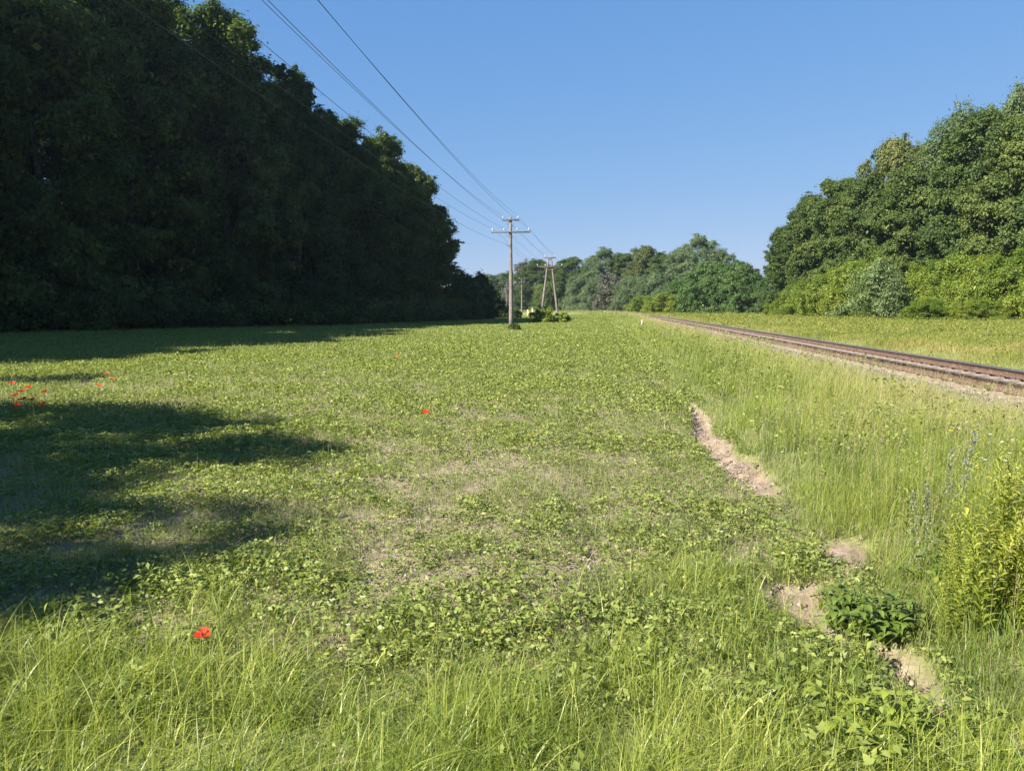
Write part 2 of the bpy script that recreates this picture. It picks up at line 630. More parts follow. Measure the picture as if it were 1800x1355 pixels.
def clump_leaves(r, centres, radii, per, leaf, outward, flat=.75, spread=.65, aspect=.62, droop=.3, tint_c=None, tvar=.22):
    n = len(centres)
    c = np.repeat(centres, per, 0)
    rr = np.repeat(radii, per)
    ow = np.repeat(outward, per, 0)
    d = unit(r.normal(size=(n * per, 3)) + ow * .55 + np.array([0, 0, .35]))
    q = (r.random(n * per) ** .45)
    st = np.repeat(r.uniform(.6, 1.5, (n, 3)), per, 0)
    q = q * (1 + .30 * r.exponential(size=n * per) * (r.random(n * per) < .5))
    pos = c + d * (rr * q)[:, None] * np.array([1, 1, flat]) * st
    nr = unit(d * .55 + np.array([0, 0, .55]) + ow * .25 + r.normal(size=d.shape) * spread)
    ax = unit(d * 1.0 + r.normal(size=d.shape) * .7 - np.array([0, 0, droop]))
    ln = leaf * r.uniform(.6, 1.35, n * per)
    V = leaf_quads(pos, nr, ax, ln, ln * aspect * r.uniform(.8, 1.2, n * per))
    t = (tint_c if tint_c is not None else r.uniform(.25, .7, n))
    t = np.clip(np.repeat(t, per) + r.normal(0, tvar, n * per), 0, 1)
    return V, np.repeat(t, 4)


def quad_faces(nv):
    return np.arange(nv).reshape(-1, 4)


def crown_mesh(name, mat, seed, H, R, base=.05, lobes=26, clumps=11, per=110, leaf=.24, lobe_r=.34, clump_r=.11, profile='round', wild=.22, aspect=.62, droop=.3, inner=.5, flat=.75, spread=.5):
    """Crown of a tree: lobes on an uneven envelope, clumps on each lobe, leaves on each clump. Base at z = 0."""
    r = np.random.default_rng(seed)
    C, O, TI, RR = [], [], [], []
    ga = pi * (3 - 5 ** .5)
    for k in range(lobes):
        t = (k + .5) / lobes
        t = np.clip(t + r.normal(0, .035), .01, .99)
        if profile == 'round':
            pr = np.sin(pi * (t * .86 + .09)) ** .55
        elif profile == 'edge':                       # forest edge: leafy to the ground, narrowing to the top
            pr = (1 - .25 * (1 - t) ** 3) * (1 - t ** 2.6) ** .5 + .08
        elif profile == 'low':                        # bush
            pr = (1 - t ** 2.2) ** .5 * (.85 + .15 * t) + .05
        else:
            pr = np.sin(pi * (t * .8 + .14)) ** .8
        ph = k * ga + r.normal(0, .35)
        lr = lobe_r * R * r.uniform(.65, 1.3) * (.7 + .3 * pr)
        rad = max(R * pr * r.uniform(1 - wild, 1 + wild * .8) - lr * .55, 0)
        z = H * (base + (1 - base) * t)
        z = min(max(z, lr * .35), H - lr * .45 + r.normal(0, .03 * H))
        lc = np.array([cos(ph) * rad, sin(ph) * rad, z])
        out = unit(np.array([cos(ph) * (.3 + pr), sin(ph) * (.3 + pr), .9 * (t - .25)]))
        lt = r.uniform(.28, .66)
        d = unit(r.normal(size=(clumps, 3)) + out * .8 + np.array([0, 0, .25]))
        cc = lc + d * lr * r.uniform(.7, 1.05, (clumps, 1)) * np.array([1, 1, .8])
        C.append(cc)
        O.append(unit(d + out * .6))
        TI.append(np.clip(lt + r.normal(0, .07, clumps), 0, 1))
        RR.append(clump_r * R * r.uniform(.65, 1.45, clumps))
    C, O, TI, RR = np.vstack(C), np.vstack(O), np.concatenate(TI), np.concatenate(RR)
    k = r.random(len(C)) < .16                        # sprays that stick out of the outline
    C[k] += O[k] * RR[k, None] * r.uniform(.3, .9, (k.sum(), 1)) + np.array([0, 0, .25]) * RR[k, None]
    RR[k] *= .75
    C[:, 2] = np.maximum(C[:, 2], RR * .5)
    V, t = clump_leaves(r, C, RR, per, leaf, O, flat=flat, aspect=aspect, droop=droop, tint_c=TI, spread=spread, tvar=.15)
    if inner:                                         # sparse leaves on the inner boughs
        k = int(len(C) * inner)
        ci = C[r.integers(0, len(C), k)] * np.array([.68, .68, .95])
        V2, t2 = clump_leaves(r, ci, np.full(k, clump_r * R * 1.9), max(per // 2, 8), leaf * 1.7, np.tile([0, 0, .2], (k, 1)), aspect=aspect)
        V, t = np.vstack([V, V2]), np.concatenate([t, t2])
    V[:, 2] = np.maximum(V[:, 2], .02)
    return make_mesh(name, V, quad_faces(len(V)), mat, {'tint': t})


def trunk_mesh(seed, H, R, stems=1, r0=None):
    r = np.random.default_rng(seed + 999)
    mb = MB()
    r0 = r0 or H * .014 + .03
    for sidx in range(stems):
        lean = r.normal(0, .05 + .10 * (stems > 1), 2)
        t = np.linspace(0, 1, 7)
        hh = H * .86
        pts = np.stack([lean[0] * hh * t + .015 * H * np.sin(t * 5 + sidx), lean[1] * hh * t + .015 * H * np.cos(t * 4), hh * t - .15], -1)
        rad = r0 * (1 - .88 * t) * (1 if stems == 1 else .6)
        rad[0] *= 1.35
        mb.tube(pts, rad, 8)
        for k in range(7 if stems == 1 else 3):
            f = .22 + .6 * (k + r.random()) / 7
            p0 = np.array([np.interp(f, t, pts[:, j]) for j in range(3)])
            ph = r.random() * 2 * pi
            ln = R * r.uniform(.55, .85)
            q = np.linspace(0, 1, 4)
            lp = p0 + np.stack([cos(ph) * ln * q, sin(ph) * ln * q, ln * (.35 * q + .3 * q ** 2)], -1)
            mb.tube(lp, r0 * .38 * (1 - f * .5) * (1 - .85 * q), 6)
    return mb.mesh('trunk', M['bark'], True)


VARIANTS = {}


def variant(key, **kw):
    mat, seed, H, R = kw.pop('mat'), kw.pop('seed'), kw['H'], kw['R']
    st = kw.pop('stems', 1)
    VARIANTS[key] = (crown_mesh('crown', M[mat], seed, **kw), trunk_mesh(seed, H, R, st), H, R)


def place(name, key, x, y, H, R, label, cat, group=None, rot=None, z=None):
    cm, tm, h0, r0 = VARIANTS[key]
    root = bpy.data.objects.new(name, None)
    COL.objects.link(root)
    root.location = (float(x), float(y), float(ground_z(np.array([x]), np.array([y]))[0] if z is None else z))
    root.rotation_euler = (0, 0, rng.random() * 2 * pi if rot is None else rot)
    root.scale = (R / r0, R / r0, H / h0)
    root.empty_display_size = .5
    tag(root, label, cat, group)
    link('crown', cm, root)
    link('trunk', tm, root)
    return root


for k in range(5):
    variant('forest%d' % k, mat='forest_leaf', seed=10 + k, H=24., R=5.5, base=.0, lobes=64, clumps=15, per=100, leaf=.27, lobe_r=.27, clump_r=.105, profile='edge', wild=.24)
for k in range(4):
    variant('oak%d' % k, mat='oak_leaf', seed=30 + k, H=19., R=5.2, base=.0, lobes=62, clumps=15, per=110, leaf=.235, lobe_r=.27, clump_r=.10, profile='edge', wild=.2)
variant('grey0', mat='grey_leaf', seed=41, H=17., R=5., base=.0, lobes=60, clumps=13, per=95, leaf=.24, lobe_r=.24, clump_r=.11, profile='edge', wild=.28, aspect=.42)
variant('grey1', mat='grey_leaf', seed=42, H=17., R=5., base=.0, lobes=60, clumps=13, per=95, leaf=.24, lobe_r=.24, clump_r=.11, profile='tall', wild=.28, aspect=.42)
variant('olive0', mat='olive_leaf', seed=44, H=17., R=5., base=.0, lobes=60, clumps=14, per=95, leaf=.23, lobe_r=.25, clump_r=.10, profile='edge', wild=.26)
variant('brown0', mat='brown_leaf', seed=46, H=9., R=4.5, base=.0, lobes=26, clumps=10, per=60, leaf=.26, lobe_r=.30, clump_r=.12, profile='low', wild=.35)
for k in range(3):
    variant('bush%d' % k, mat='bush_leaf', seed=50 + k, H=5.5, R=3.6, base=.0, lobes=36, clumps=12, per=90, leaf=.19, lobe_r=.30, clump_r=.12, profile='low', wild=.36, stems=4, aspect=.42, spread=.55, flat=1.1, droop=.0)
for k in range(2):
    variant('green_bush%d' % k, mat='green_bush_leaf', seed=60 + k, H=8., R=4.8, base=.0, lobes=44, clumps=14, per=100, leaf=.20, lobe_r=.32, clump_r=.12, profile='low', wild=.25, stems=4)
for k in range(2):
    variant('low_grey%d' % k, mat='grey_leaf', seed=70 + k, H=8., R=4.8, base=.0, lobes=48, clumps=13, per=85, leaf=.22, lobe_r=.26, clump_r=.11, profile='low', wild=.3, stems=3, aspect=.42, flat=1)
variant('low_oak', mat='oak_leaf', seed=73, H=8., R=4.8, base=.0, lobes=48, clumps=14, per=90, leaf=.21, lobe_r=.28, clump_r=.11, profile='low', wild=.26, stems=3, flat=1)
for k in range(2):
    variant('airy%d' % k, mat='oak_leaf', seed=80 + k, H=14., R=1.9, base=.0, lobes=30, clumps=8, per=21, leaf=.33, lobe_r=.45, clump_r=.26, profile='tall', wild=.95, inner=.05)
variant('dark_bush', mat='forest_leaf', seed=65, H=5.5, R=2.8, base=.0, lobes=26, clumps=10, per=80, leaf=.2, lobe_r=.32, clump_r=.13, profile='low', wild=.3, stems=3)

# ------------------------------------------------------------------ the forest on the left
ED = 'trees along the shaded edge of the forest'
FOREST = [  # x, y, H, R, label
    (-39.5, 8, 25, 5.5, 'tall forest tree beyond the left edge of the field, throwing shade on the grass'),
    (-39, 15, 27, 5.5, 'tall forest tree beyond the left edge of the field, throwing shade on the grass'),
    (-38, 22.5, 27, 5.5, 'tall forest tree beyond the left edge of the field, throwing shade on the grass'),
    (-37.5, 31, 26, 5.5, 'tall forest tree beyond the left edge of the field, throwing shade on the grass'),
    (-37, 39.5, 26.5, 5.5, 'tall forest tree beyond the left edge of the field, throwing shade on the grass'),
    (-35.5, 47, 27, 5.8, 'tall dark tree cut off by the left edge of the photo, at the forest edge'),
    (-32, 53.5, 27, 5.6, 'tall dark forest tree second from the left edge, its top above the photo'),
    (-28.4, 59, 26.6, 5.4, 'tall dark forest tree whose lit top meets the upper edge of the photo'),
    (-23.6, 64.5, 24.4, 5.0, 'forest tree with yellowish lit top just below the upper edge, under the leftmost wires'),
    (-19.4, 69.5, 21.2, 4.6, 'forest tree halfway down the sloping skyline of the dark forest'),
    (-16.0, 75.5, 19.2, 4.2, 'forest tree lower down the skyline, between the halfway tree and the bright rounded pair'),
    (-13.2, 81.5, 18.6, 4.0, 'rounded forest tree with pale lit leaves, left one of the pair near the forest end'),
    (-11.0, 87.5, 16.8, 3.7, 'forest tree with pale lit leaves on its right side, last tall tree before the pole'),
    (-9.6, 93, 13.2, 3.2, 'narrow dark tree closing the tall forest, next to the open sky left of the pole'),
]
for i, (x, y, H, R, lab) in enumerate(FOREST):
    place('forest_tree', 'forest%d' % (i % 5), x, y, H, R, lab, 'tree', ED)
BACK = [(-35, 60, 28, 6), (-31, 67, 27, 6), (-27, 72.5, 25, 5.5), (-22.8, 77, 22, 5), (-19.5, 83, 20, 4.6), (-17, 89.5, 18, 4.2), (-14, 96, 15, 4), (-41, 54, 28, 6), (-45, 45, 28, 6), (-45, 34, 27, 6), (-46.5, 25, 27, 6), (-47, 16, 27, 6)]
for i, (x, y, H, R) in enumerate(BACK):
    place('forest_tree', 'forest%d' % ((i * 2 + 1) % 5), x, y, H, R, 'forest tree in the second row, mostly hidden behind the dark forest edge', 'tree', 'trees in the second row of the forest')
# trees beside and behind the camera that throw the dappled shade on the left foreground
SHADE_TIPS = [(-2.9, 8.6, 13, 1.7), (-3.3, 7.7, 13, 1.5), (-4.0, 10.0, 13.5, 1.9), (-2.1, 5.5, 12.5, 1.6), (-2.6, 4.3, 13, 1.6), (-3.3, 6.5, 13.4, 1.0), (-5.4, 11.0, 14, 1.9), (-6.8, 12.0, 14, 1.8), (-9.8, 17.1, 15, 1.5), (-4.0, 4.6, 14, 1.7), (-5.4, 8.4, 14, 1.7)]
for i, (tx, ty, H, R) in enumerate(SHADE_TIPS):
    run = (H + .2) / tan(SUN_EL)
    x, y = tx - .82 * run, ty - .572 * run
    place('field_tree', 'airy%d' % (i % 2), x, y, H, R, 'tree outside the left edge of the photo, shading the near left field', 'tree', 'trees shading the near field')
for (x, y, H, R, lab) in [(-6.2, 97, 5.4, 2.6, 'dark bush at the foot of the last forest tree'),
                          (-4.2, 104, 5.6, 2.2, 'dark rounded bush left of the pole, against the distant trees'),
                          (-3.2, 113, 4.2, 2.0, 'low dark bush just left of the pole, lowest and last of the forest edge')]:
    place('shrub', 'dark_bush', x, y, H, R, lab, 'bush', 'bushes at the end of the forest')


def woodland():
    """Depth of the forest behind its edge trees: one leafy mass."""
    r = np.random.default_rng(77)
    edge = np.array([(-40, 8), (-39.5, 18), (-38, 29), (-37, 39.5), (-35.5, 47), (-32, 53.5), (-28.4, 59), (-23.6, 64.5), (-19.4, 69.5), (-16, 75.5), (-13.2, 81.5), (-10.5, 91)], float)
    hs = np.array([24, 25, 25, 25, 25, 25, 24, 21, 18.5, 16.5, 15.5, 10.5])
    n = 1700
    k = r.random(n) * (len(edge) - 1)
    i = k.astype(int)
    f = (k - i)[:, None]
    p = edge[i] * (1 - f) + edge[i + 1] * f
    h = hs[i] * (1 - f[:, 0]) + hs[i + 1] * f[:, 0]
    back = r.uniform(5, 17, n)
    p = p + back[:, None] * np.array([-.86, .5])
    z = h * np.where(r.random(n) < .55, r.uniform(.8, .98, n), r.uniform(.1, .9, n))
    C = np.column_stack([p, z])
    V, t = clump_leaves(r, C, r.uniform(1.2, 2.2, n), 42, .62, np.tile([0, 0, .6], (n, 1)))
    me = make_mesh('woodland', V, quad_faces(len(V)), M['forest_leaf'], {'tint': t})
    tag(link('woodland', me), 'dark mass of forest foliage behind the edge trees', 'woodland', kind='stuff')
    # undergrowth along the foot of the forest
    n = 900
    k = r.random(n) * (len(edge) - 1.001)
    i = k.astype(int)
    f = (k - i)[:, None]
    p = edge[i] * (1 - f) + edge[i + 1] * f + r.uniform(-1.5, 5.6, n)[:, None] * np.array([.88, -.48])
    C = np.column_stack([p, r.uniform(.2, 2.2, n)])
    V, t = clump_leaves(r, C, r.uniform(.5, 1.1, n), 60, .22, np.tile([.4, -.3, .4], (n, 1)))
    V[:, 2] = np.maximum(V[:, 2], .0)
    me = make_mesh('undergrowth', V, quad_faces(len(V)), M['forest_leaf'], {'tint': t})
    tag(link('undergrowth', me), 'dark leafy undergrowth along the foot of the forest', 'undergrowth', kind='stuff')


woodland()

# ------------------------------------------------------------------ trees right of the track
RG = 'trees behind the bushes right of the railway'
RIGHT = [  # px, depth, top py, R, key, label
    (1383, 113, 397, 3.4, 'oak0', 'leftmost tree of the right-hand wood, blue-green and lowest'),
    (1420, 108, 352, 4.0, 'oak1', 'second tree from the left end of the right-hand wood, rounded and dark'),
    (1468, 103, 320, 4.4, 'oak2', 'dark green tree behind the left bushes, third from the left end of the right wood'),
    (1513, 97, 312, 4.4, 'oak3', 'dark green tree rising straight behind the pale layered bush, below a bushier crown'),
    (1562, 97, 252, 4.6, 'olive0', 'olive-green feathery crown rising above the slope of the right wood'),
    (1596, 90, 300, 4.4, 'oak3', 'dark round tree in front, midway along the right wood'),
    (1640, 90, 262, 4.6, 'oak1', 'broad dark tree right of the round midway one'),
    (1672, 90, 200, 4.8, 'grey1', 'tall grey-green crown standing out above the right wood skyline'),
    (1722, 82, 208, 5.0, 'oak2', 'large green tree left of the two at the right edge'),
    (1774, 86, 162, 4.0, 'grey0', 'thin-topped tree poking above the right wood near the right edge'),
    (1792, 76, 205, 4.8, 'oak3', 'large green tree by the right edge, in front of the thin-topped one'),
    (1860, 74, 150, 5.2, 'oak0', 'large green tree cut off by the right edge of the photo'),
    (1950, 70, 130, 5.2, 'oak1', 'large tree beyond the right edge of the photo'),
]
for (px, d, ty, R, key, lab) in RIGHT:
    H = Ztop(ty, d)
    place('leafy_tree', key, X(px, d), d, H - .5, R, lab, 'tree', RG)


def right_wood():
    r = np.random.default_rng(88)
    pts = np.array([(40.5, 119), (43, 115), (46, 110), (49, 104), (52, 98), (55, 94), (57, 90), (60, 88), (65, 86), (72, 82)], float)
    hs = np.array([11, 14, 15.5, 17, 18, 19, 20, 21, 21, 21.])
    n = 1500
    k = r.random(n) * (len(pts) - 1.001)
    i = k.astype(int)
    f = (k - i)[:, None]
    p = pts[i] * (1 - f) + pts[i + 1] * f + r.uniform(0, 9, n)[:, None] * np.array([.75, .65])
    h = hs[i] * (1 - f[:, 0]) + hs[i + 1] * f[:, 0]
    C = np.column_stack([p, h * np.where(r.random(n) < .4, r.uniform(.75, .9, n), r.uniform(.05, .85, n))])
    V, t = clump_leaves(r, C, r.uniform(1.0, 1.9, n), 42, .5, np.tile([-.3, -.2, .5], (n, 1)))
    V[:, 2] = np.maximum(V[:, 2], .3)
    me = make_mesh('woodland', V, quad_faces(len(V)), M['oak_leaf'], {'tint': t})
    tag(link('woodland', me), 'mass of foliage deep behind the right-hand trees', 'woodland', kind='stuff')


right_wood()

BG = 'yellow-green bushes along the foot of the right wood'
BUSH = [  # px, depth, top py, R, key, label
    (1372, 112, 522, 2.0, 'bush1', 'low yellow-green bush at the left end of the right wood'),
    (1412, 103, 505, 3.2, 'bush0', 'second bush from the left end of the right bush row'),
    (1452, 95, 490, 3.4, 'bush2', 'yellow-green bush just left of the pale layered bush'),
    (1500, 91, 470, 3.6, 'bush1', 'taller yellow-green bush behind the left side of the pale layered bush'),
    (1552, 92, 452, 3.6, 'bush0', 'yellow-green bush peeping over the pale layered bush'),
    (1602, 88, 468, 3.6, 'bush2', 'yellow-green bush behind the right side of the pale layered bush'),
    (1648, 78, 472, 3.6, 'bush0', 'broad yellow-green bush right of the pale layered bush'),
    (1692, 76, 462, 3.6, 'bush1', 'broad yellow-green bush third from the right edge'),
    (1742, 73, 466, 3.6, 'bush2', 'broad yellow-green bush second from the right edge'),
    (1792, 71, 456, 3.6, 'bush0', 'broad yellow-green bush at the right edge of the photo'),
    (1850, 69, 455, 3.8, 'bush1', 'yellow-green bush beyond the right edge of the photo'),
    (1630, 72, 530, 2.0, 'bush2', 'small low bush in front of the gap right of the pale layered bush'),
    (1722, 68, 532, 2.0, 'bush1', 'small low bush in front of the right bush row'),
]
for (px, d, ty, R, key, lab) in BUSH:
    place('bush', key, X(px, d), d, Ztop(ty, d) - .35, R, lab, 'bush', BG)


def layered_bush():
    """Pale bush with drooping, layered boughs."""
    r = np.random.default_rng(5)
    C, O, RR, TI = [], [], [], []
    mb = MB()
    for k in range(52):
        f = (k + .5) / 52
        z = .3 + 5.2 * f ** 1.1
        ph = k * 2.4 + r.normal(0, .3)
        reach = (4.1 * (1 - f ** 1.7) ** .6 * (.8 + .3 * sin(ph * 2 + 1)) + .4) * r.uniform(.6, 1.12)
        q = np.linspace(.0, 1, 9)
        arc = np.stack([cos(ph) * reach * q, sin(ph) * reach * q, z + .75 * np.sin(q * 2.6) - 1.05 * q ** 2 * (.75 + .5 * f)], -1)
        mb.tube(arc, .05 * (1 - .8 * q), 5)
        for a in arc[2:]:
            C.append(a + r.normal(0, .16, 3) + [0, 0, .08])
            O.append([cos(ph) * .5, sin(ph) * .5, .8])
            RR.append(.62 * r.uniform(.7, 1.25))
            TI.append(r.uniform(.35, .75))
    t = np.linspace(0, 1, 6)
    mb.tube(np.stack([.1 * t, .05 * t, 5.4 * t - .1], -1), .16 * (1 - .85 * t), 8)
    C = np.array(C)
    C[:, 2] = np.maximum(C[:, 2], .15)
    V, tt = clump_leaves(r, C, np.array(RR), 75, .15, np.array(O), flat=.5, spread=.4, aspect=.6, droop=.5, tint_c=np.array(TI))
    V[:, 2] = np.maximum(V[:, 2], .0)
    p = (X(1545, 77), 77.0)
    root = bpy.data.objects.new('layered_bush', None)
    COL.objects.link(root)
    root.scale = (1.0, 1.0, .96)
    root.location = (p[0], p[1], float(ground_z(np.array([p[0]]), np.array([p[1]]))[0]))
    tag(root, 'pale silvery bush with drooping layered boughs at the edge of the far meadow', 'bush')
    link('crown', make_mesh('crown', V, quad_faces(len(V)), M['silver_leaf'], {'tint': tt}), root)
    link('trunk', mb.mesh('trunk', M['bark'], True), root)


layered_bush()

# ------------------------------------------------------------------ distant trees beyond the bend
DG = 'distant trees beyond the bend of the railway'
DIST = [
    (868, 300, 484, 6.5, 'grey1', 'far pale tree between the dark forest end and the pole'),
    (893, 315, 481, 5.5, 'grey0', 'far grey-green tree just left of the pole'),
    (918, 285, 468, 6.0, 'brown0', 'far brownish thin tree just right of the pole'),
    (943, 245, 462, 6.5, 'oak1', 'round green distant tree between the pole and the A-shaped pole'),
    (975, 240, 468, 6.5, 'oak2', 'green distant tree straight behind the A-shaped pole'),
    (1004, 232, 457, 6.5, 'oak0', 'round dark distant tree right of the A-shaped pole'),
    (1030, 228, 480, 5.0, 'low_oak', 'lower distant tree right of the round dark one'),
    (1062, 218, 441, 6.0, 'grey0', 'grey-green distant tree left of the olive-brown crown'),
    (1098, 216, 450, 5.5, 'oak2', 'distant tree between the grey-green and the olive-brown crown'),
    (1133, 206, 437, 5.0, 'olive0', 'olive-brown pointed tree in the middle of the distant row'),
    (1166, 202, 450, 5.0, 'oak3', 'narrow distant tree right of the olive-brown crown'),
    (1192, 198, 442, 5.0, 'grey1', 'grey-green distant tree left of the tallest distant tree'),
    (1226, 192, 420, 5.4, 'grey0', 'tallest grey-green tree of the distant row'),
    (1264, 188, 443, 4.6, 'grey1', 'grey-green distant tree right of the tallest one'),
    (1300, 185, 470, 5.0, 'oak1', 'distant tree showing over the big round green bush'),
    (960, 225, 505, 4.5, 'low_oak', 'low distant bushy tree at the foot of the row behind the A-shaped pole'),
    (1020, 212, 492, 5.0, 'low_grey0', 'low grey-green distant tree in front, right of the A-shaped pole'),
    (1048, 205, 498, 4.5, 'low_grey1', 'low grey-green distant tree left of the brownish purple one'),
    (1076, 195, 488, 4.6, 'brown0', 'brownish purple distant tree, dull among the green ones'),
    (1112, 188, 492, 4.6, 'low_grey1', 'low grey-green distant tree right of the brownish purple one'),
    (1152, 182, 486, 4.8, 'low_grey0', 'grey-green distant tree in front of the olive-brown crown'),
    (1130, 160, 525, 3.0, 'bush1', 'low yellow-green bush at the left end of the bushes by the bend'),
    (1165, 152, 520, 3.4, 'bush2', 'low yellow-green bush left of the big round green bush'),
    (1196, 155, 500, 4.2, 'green_bush1', 'middle-sized green bush left of the big round green bush'),
    (1248, 146, 470, 5.2, 'green_bush0', 'big round green bush at the bend, left of the gap'),
    (1296, 142, 473, 4.6, 'green_bush1', 'big green bush at the right end of the distant row, by the gap'),
    (1326, 140, 492, 2.8, 'green_bush0', 'smaller green bush right beside the gap to the right wood'),
    (1352, 155, 527, 3.0, 'bush0', 'low pale bush in the gap before the right wood'),
]
for (px, d, ty, R, key, lab) in DIST:
    place('bush' if 'bush' in key else 'distant_tree', key, X(px, d), d, Ztop(ty, d) - .2, R, lab, 'bush' if 'bush' in key else 'tree', DG)


def far_wood():
    r = np.random.default_rng(99)
    n = 2400
    x = r.uniform(-420, 420, n)
    y = 560 + r.uniform(0, 60, n) + .06 * x
    h = 9 + 9 * fbm(x * .02, y * .02)
    C = np.column_stack([x, y, h * r.random(n) ** .7])
    V, t = clump_leaves(r, C, r.uniform(2, 4, n), 24, 1.5, np.tile([-.2, -.4, .5], (n, 1)))
    V[:, 2] = np.maximum(V[:, 2], 0)
    me = make_mesh('far_wood', V, quad_faces(len(V)), M['grey_leaf'], {'tint': t})
    tag(link('far_wood', me), 'far-off hazy wood on the horizon', 'woodland', kind='stuff')
    # foliage closing the foot of the distant row
    n = 800
    k = r.random(n)
    y = 310 - 160 * k
    x = X(870, 310) + (X(1345, 150) - X(870, 310)) * k + r.normal(0, 2, n)
    C = np.column_stack([x, y + 12 * (1 - k) + r.uniform(4, 14, n), r.uniform(.3, 7, n)])
    V, t = clump_leaves(r, C, r.uniform(1, 2, n), 40, .5, np.tile([-.3, -.4, .5], (n, 1)))
    V[:, 2] = np.maximum(V[:, 2], 0)
    me = make_mesh('undergrowth', V, quad_faces(len(V)), M['oak_leaf'], {'tint': t})
    tag(link('undergrowth', me), 'leafy undergrowth between the distant trees', 'undergrowth', kind='stuff')


far_wood()


# ------------------------------------------------------------------ line poles and wires
def insulator(x, z):
    mb = MB()
    mb.tube([(x, 0, z), (x, 0, z + .10)], .012, 6)
    zz = np.array([.08, .10, .13, .15, .18, .21, .225])
    rr = np.array([.02, .05, .045, .032, .045, .035, .006])
    mb.tube(np.column_stack([np.full(7, x), np.zeros(7), z + zz]), rr * 1.25, 10)
    return mb


def crossarm(root, w, z, xs, y=-.14):
    mb = MB()
    mb.box((0, y, z), (w, .10, .10), bev=.008)
    arm = mb.build('crossarm', M['arm_wood'], root)
    for x in xs:
        ib = insulator(x, z + .05)
        for v in ib.V:
            v[:, 1] += y
        ib.build('insulator', M['porcelain'], arm, True)
    return arm


LOW_X = (-1.25, -.45, .45, 1.25)
TOP_X = (-.52, .52)


def line_pole(label):
    root = bpy.data.objects.new('line_pole', None)
    COL.objects.link(root)
    mb = MB()
    z = np.linspace(-.3, 7.78, 9)
    mb.tube(np.column_stack([.02 * np.sin(z * .7), 0 * z, z]), np.linspace(.150, .098, 9), 14)
    mb.build('pole', M['pole_wood'], root, True)
    crossarm(root, 1.2, 7.56, TOP_X)
    crossarm(root, 2.7, 6.74, LOW_X)
    for (w, zt, zb) in ((.42, 7.53, 7.12), (.42, 6.71, 6.36)):
        for s in (-1, 1):
            b = MB()
            b.tube([(s * w, -.13, zt), (s * .06, -.115, zb)], .014, 6)
            b.build('brace', M['steel'], root)
    b = MB()
    b.tube([(-.28, -.12, 5.82), (.0, -.12, 5.84)], .016, 6)
    b.tube([(-.27, -.12, 5.82), (-.27, -.12, 5.93)], .03, 8)
    b.build('bracket', M['steel'], root)
    return tag(root, label, 'pole', 'wooden poles of the overhead line')


P1 = np.array([X(898, 54), 54.0])
pole = line_pole('tall wooden line pole with two crossarms, nearest, standing alone in the field')
pole.location = (P1[0], P1[1], 0)
pole.rotation_euler = (0, 0, -.10)


def a_pole():
    root = bpy.data.objects.new('a_frame_pole', None)
    COL.objects.link(root)
    for s in (-1, 1):
        mb = MB()
        t = np.linspace(0, 1, 7)
        mb.tube(np.column_stack([s * (.95 - .80 * t), .25 * s * (1 - t), -.2 + 6.75 * t]), .135 - .05 * t, 12)
        mb.build('leg', M['pole_wood'], root, True)
    crossarm(root, 1.25, 6.66, TOP_X, 0)
    mb = MB()
    mb.box((0, 0, 6.52), (.42, .16, .14), bev=.01)
    mb.build('head_block', M['arm_wood'], root)
    crossarm(root, 2.5, 5.75, LOW_X, -.14)
    mb = MB()
    mb.box((0, 0, 5.4), (.50, .07, .07))
    mb.build('tie_bar', M['arm_wood'], root)
    mb = MB()
    mb.tube([(-.75, -.05, 4.75), (-.26, -.05, 4.77)], .016, 6)
    mb.build('bracket', M['steel'], root)
    return tag(root, 'A-shaped line pole with two splayed legs, behind the nearest pole', 'pole')


PA = np.array([X(966, 80), 80.0])
ap = a_pole()
ap.location = (PA[0], PA[1], 0)
ap.rotation_euler = (0, 0, -.12)

POLES = [(-6.1, -6.0, 'pole'), (P1[0], P1[1], 'pole'), (PA[0], PA[1], 'a')]
back_pole = copy_tree(pole)
back_pole.location = (-6.1, -6.0, 0)
tag(back_pole, 'wooden line pole behind the camera that carries the near end of the wires')
for (px, d, lab) in ((917, 150, 'distant wooden pole in front of the far trees, just right of the nearest pole'),
                     (890, 200, 'very distant thin pole just left of the nearest pole'),
                     (866, 255, 'farthest tiny pole by the end of the dark forest')):
    o = copy_tree(pole)
    x = X(px, d)
    o.location = (x, d, float(ground_z(np.array([x]), np.array([float(d)]))[0]))
    o.scale = (1, 1, .93)
    o.rotation_euler = (0, 0, .25)
    tag(o, lab)
    POLES.append((x, d, 'far'))

M['wire'].name = 'wire'


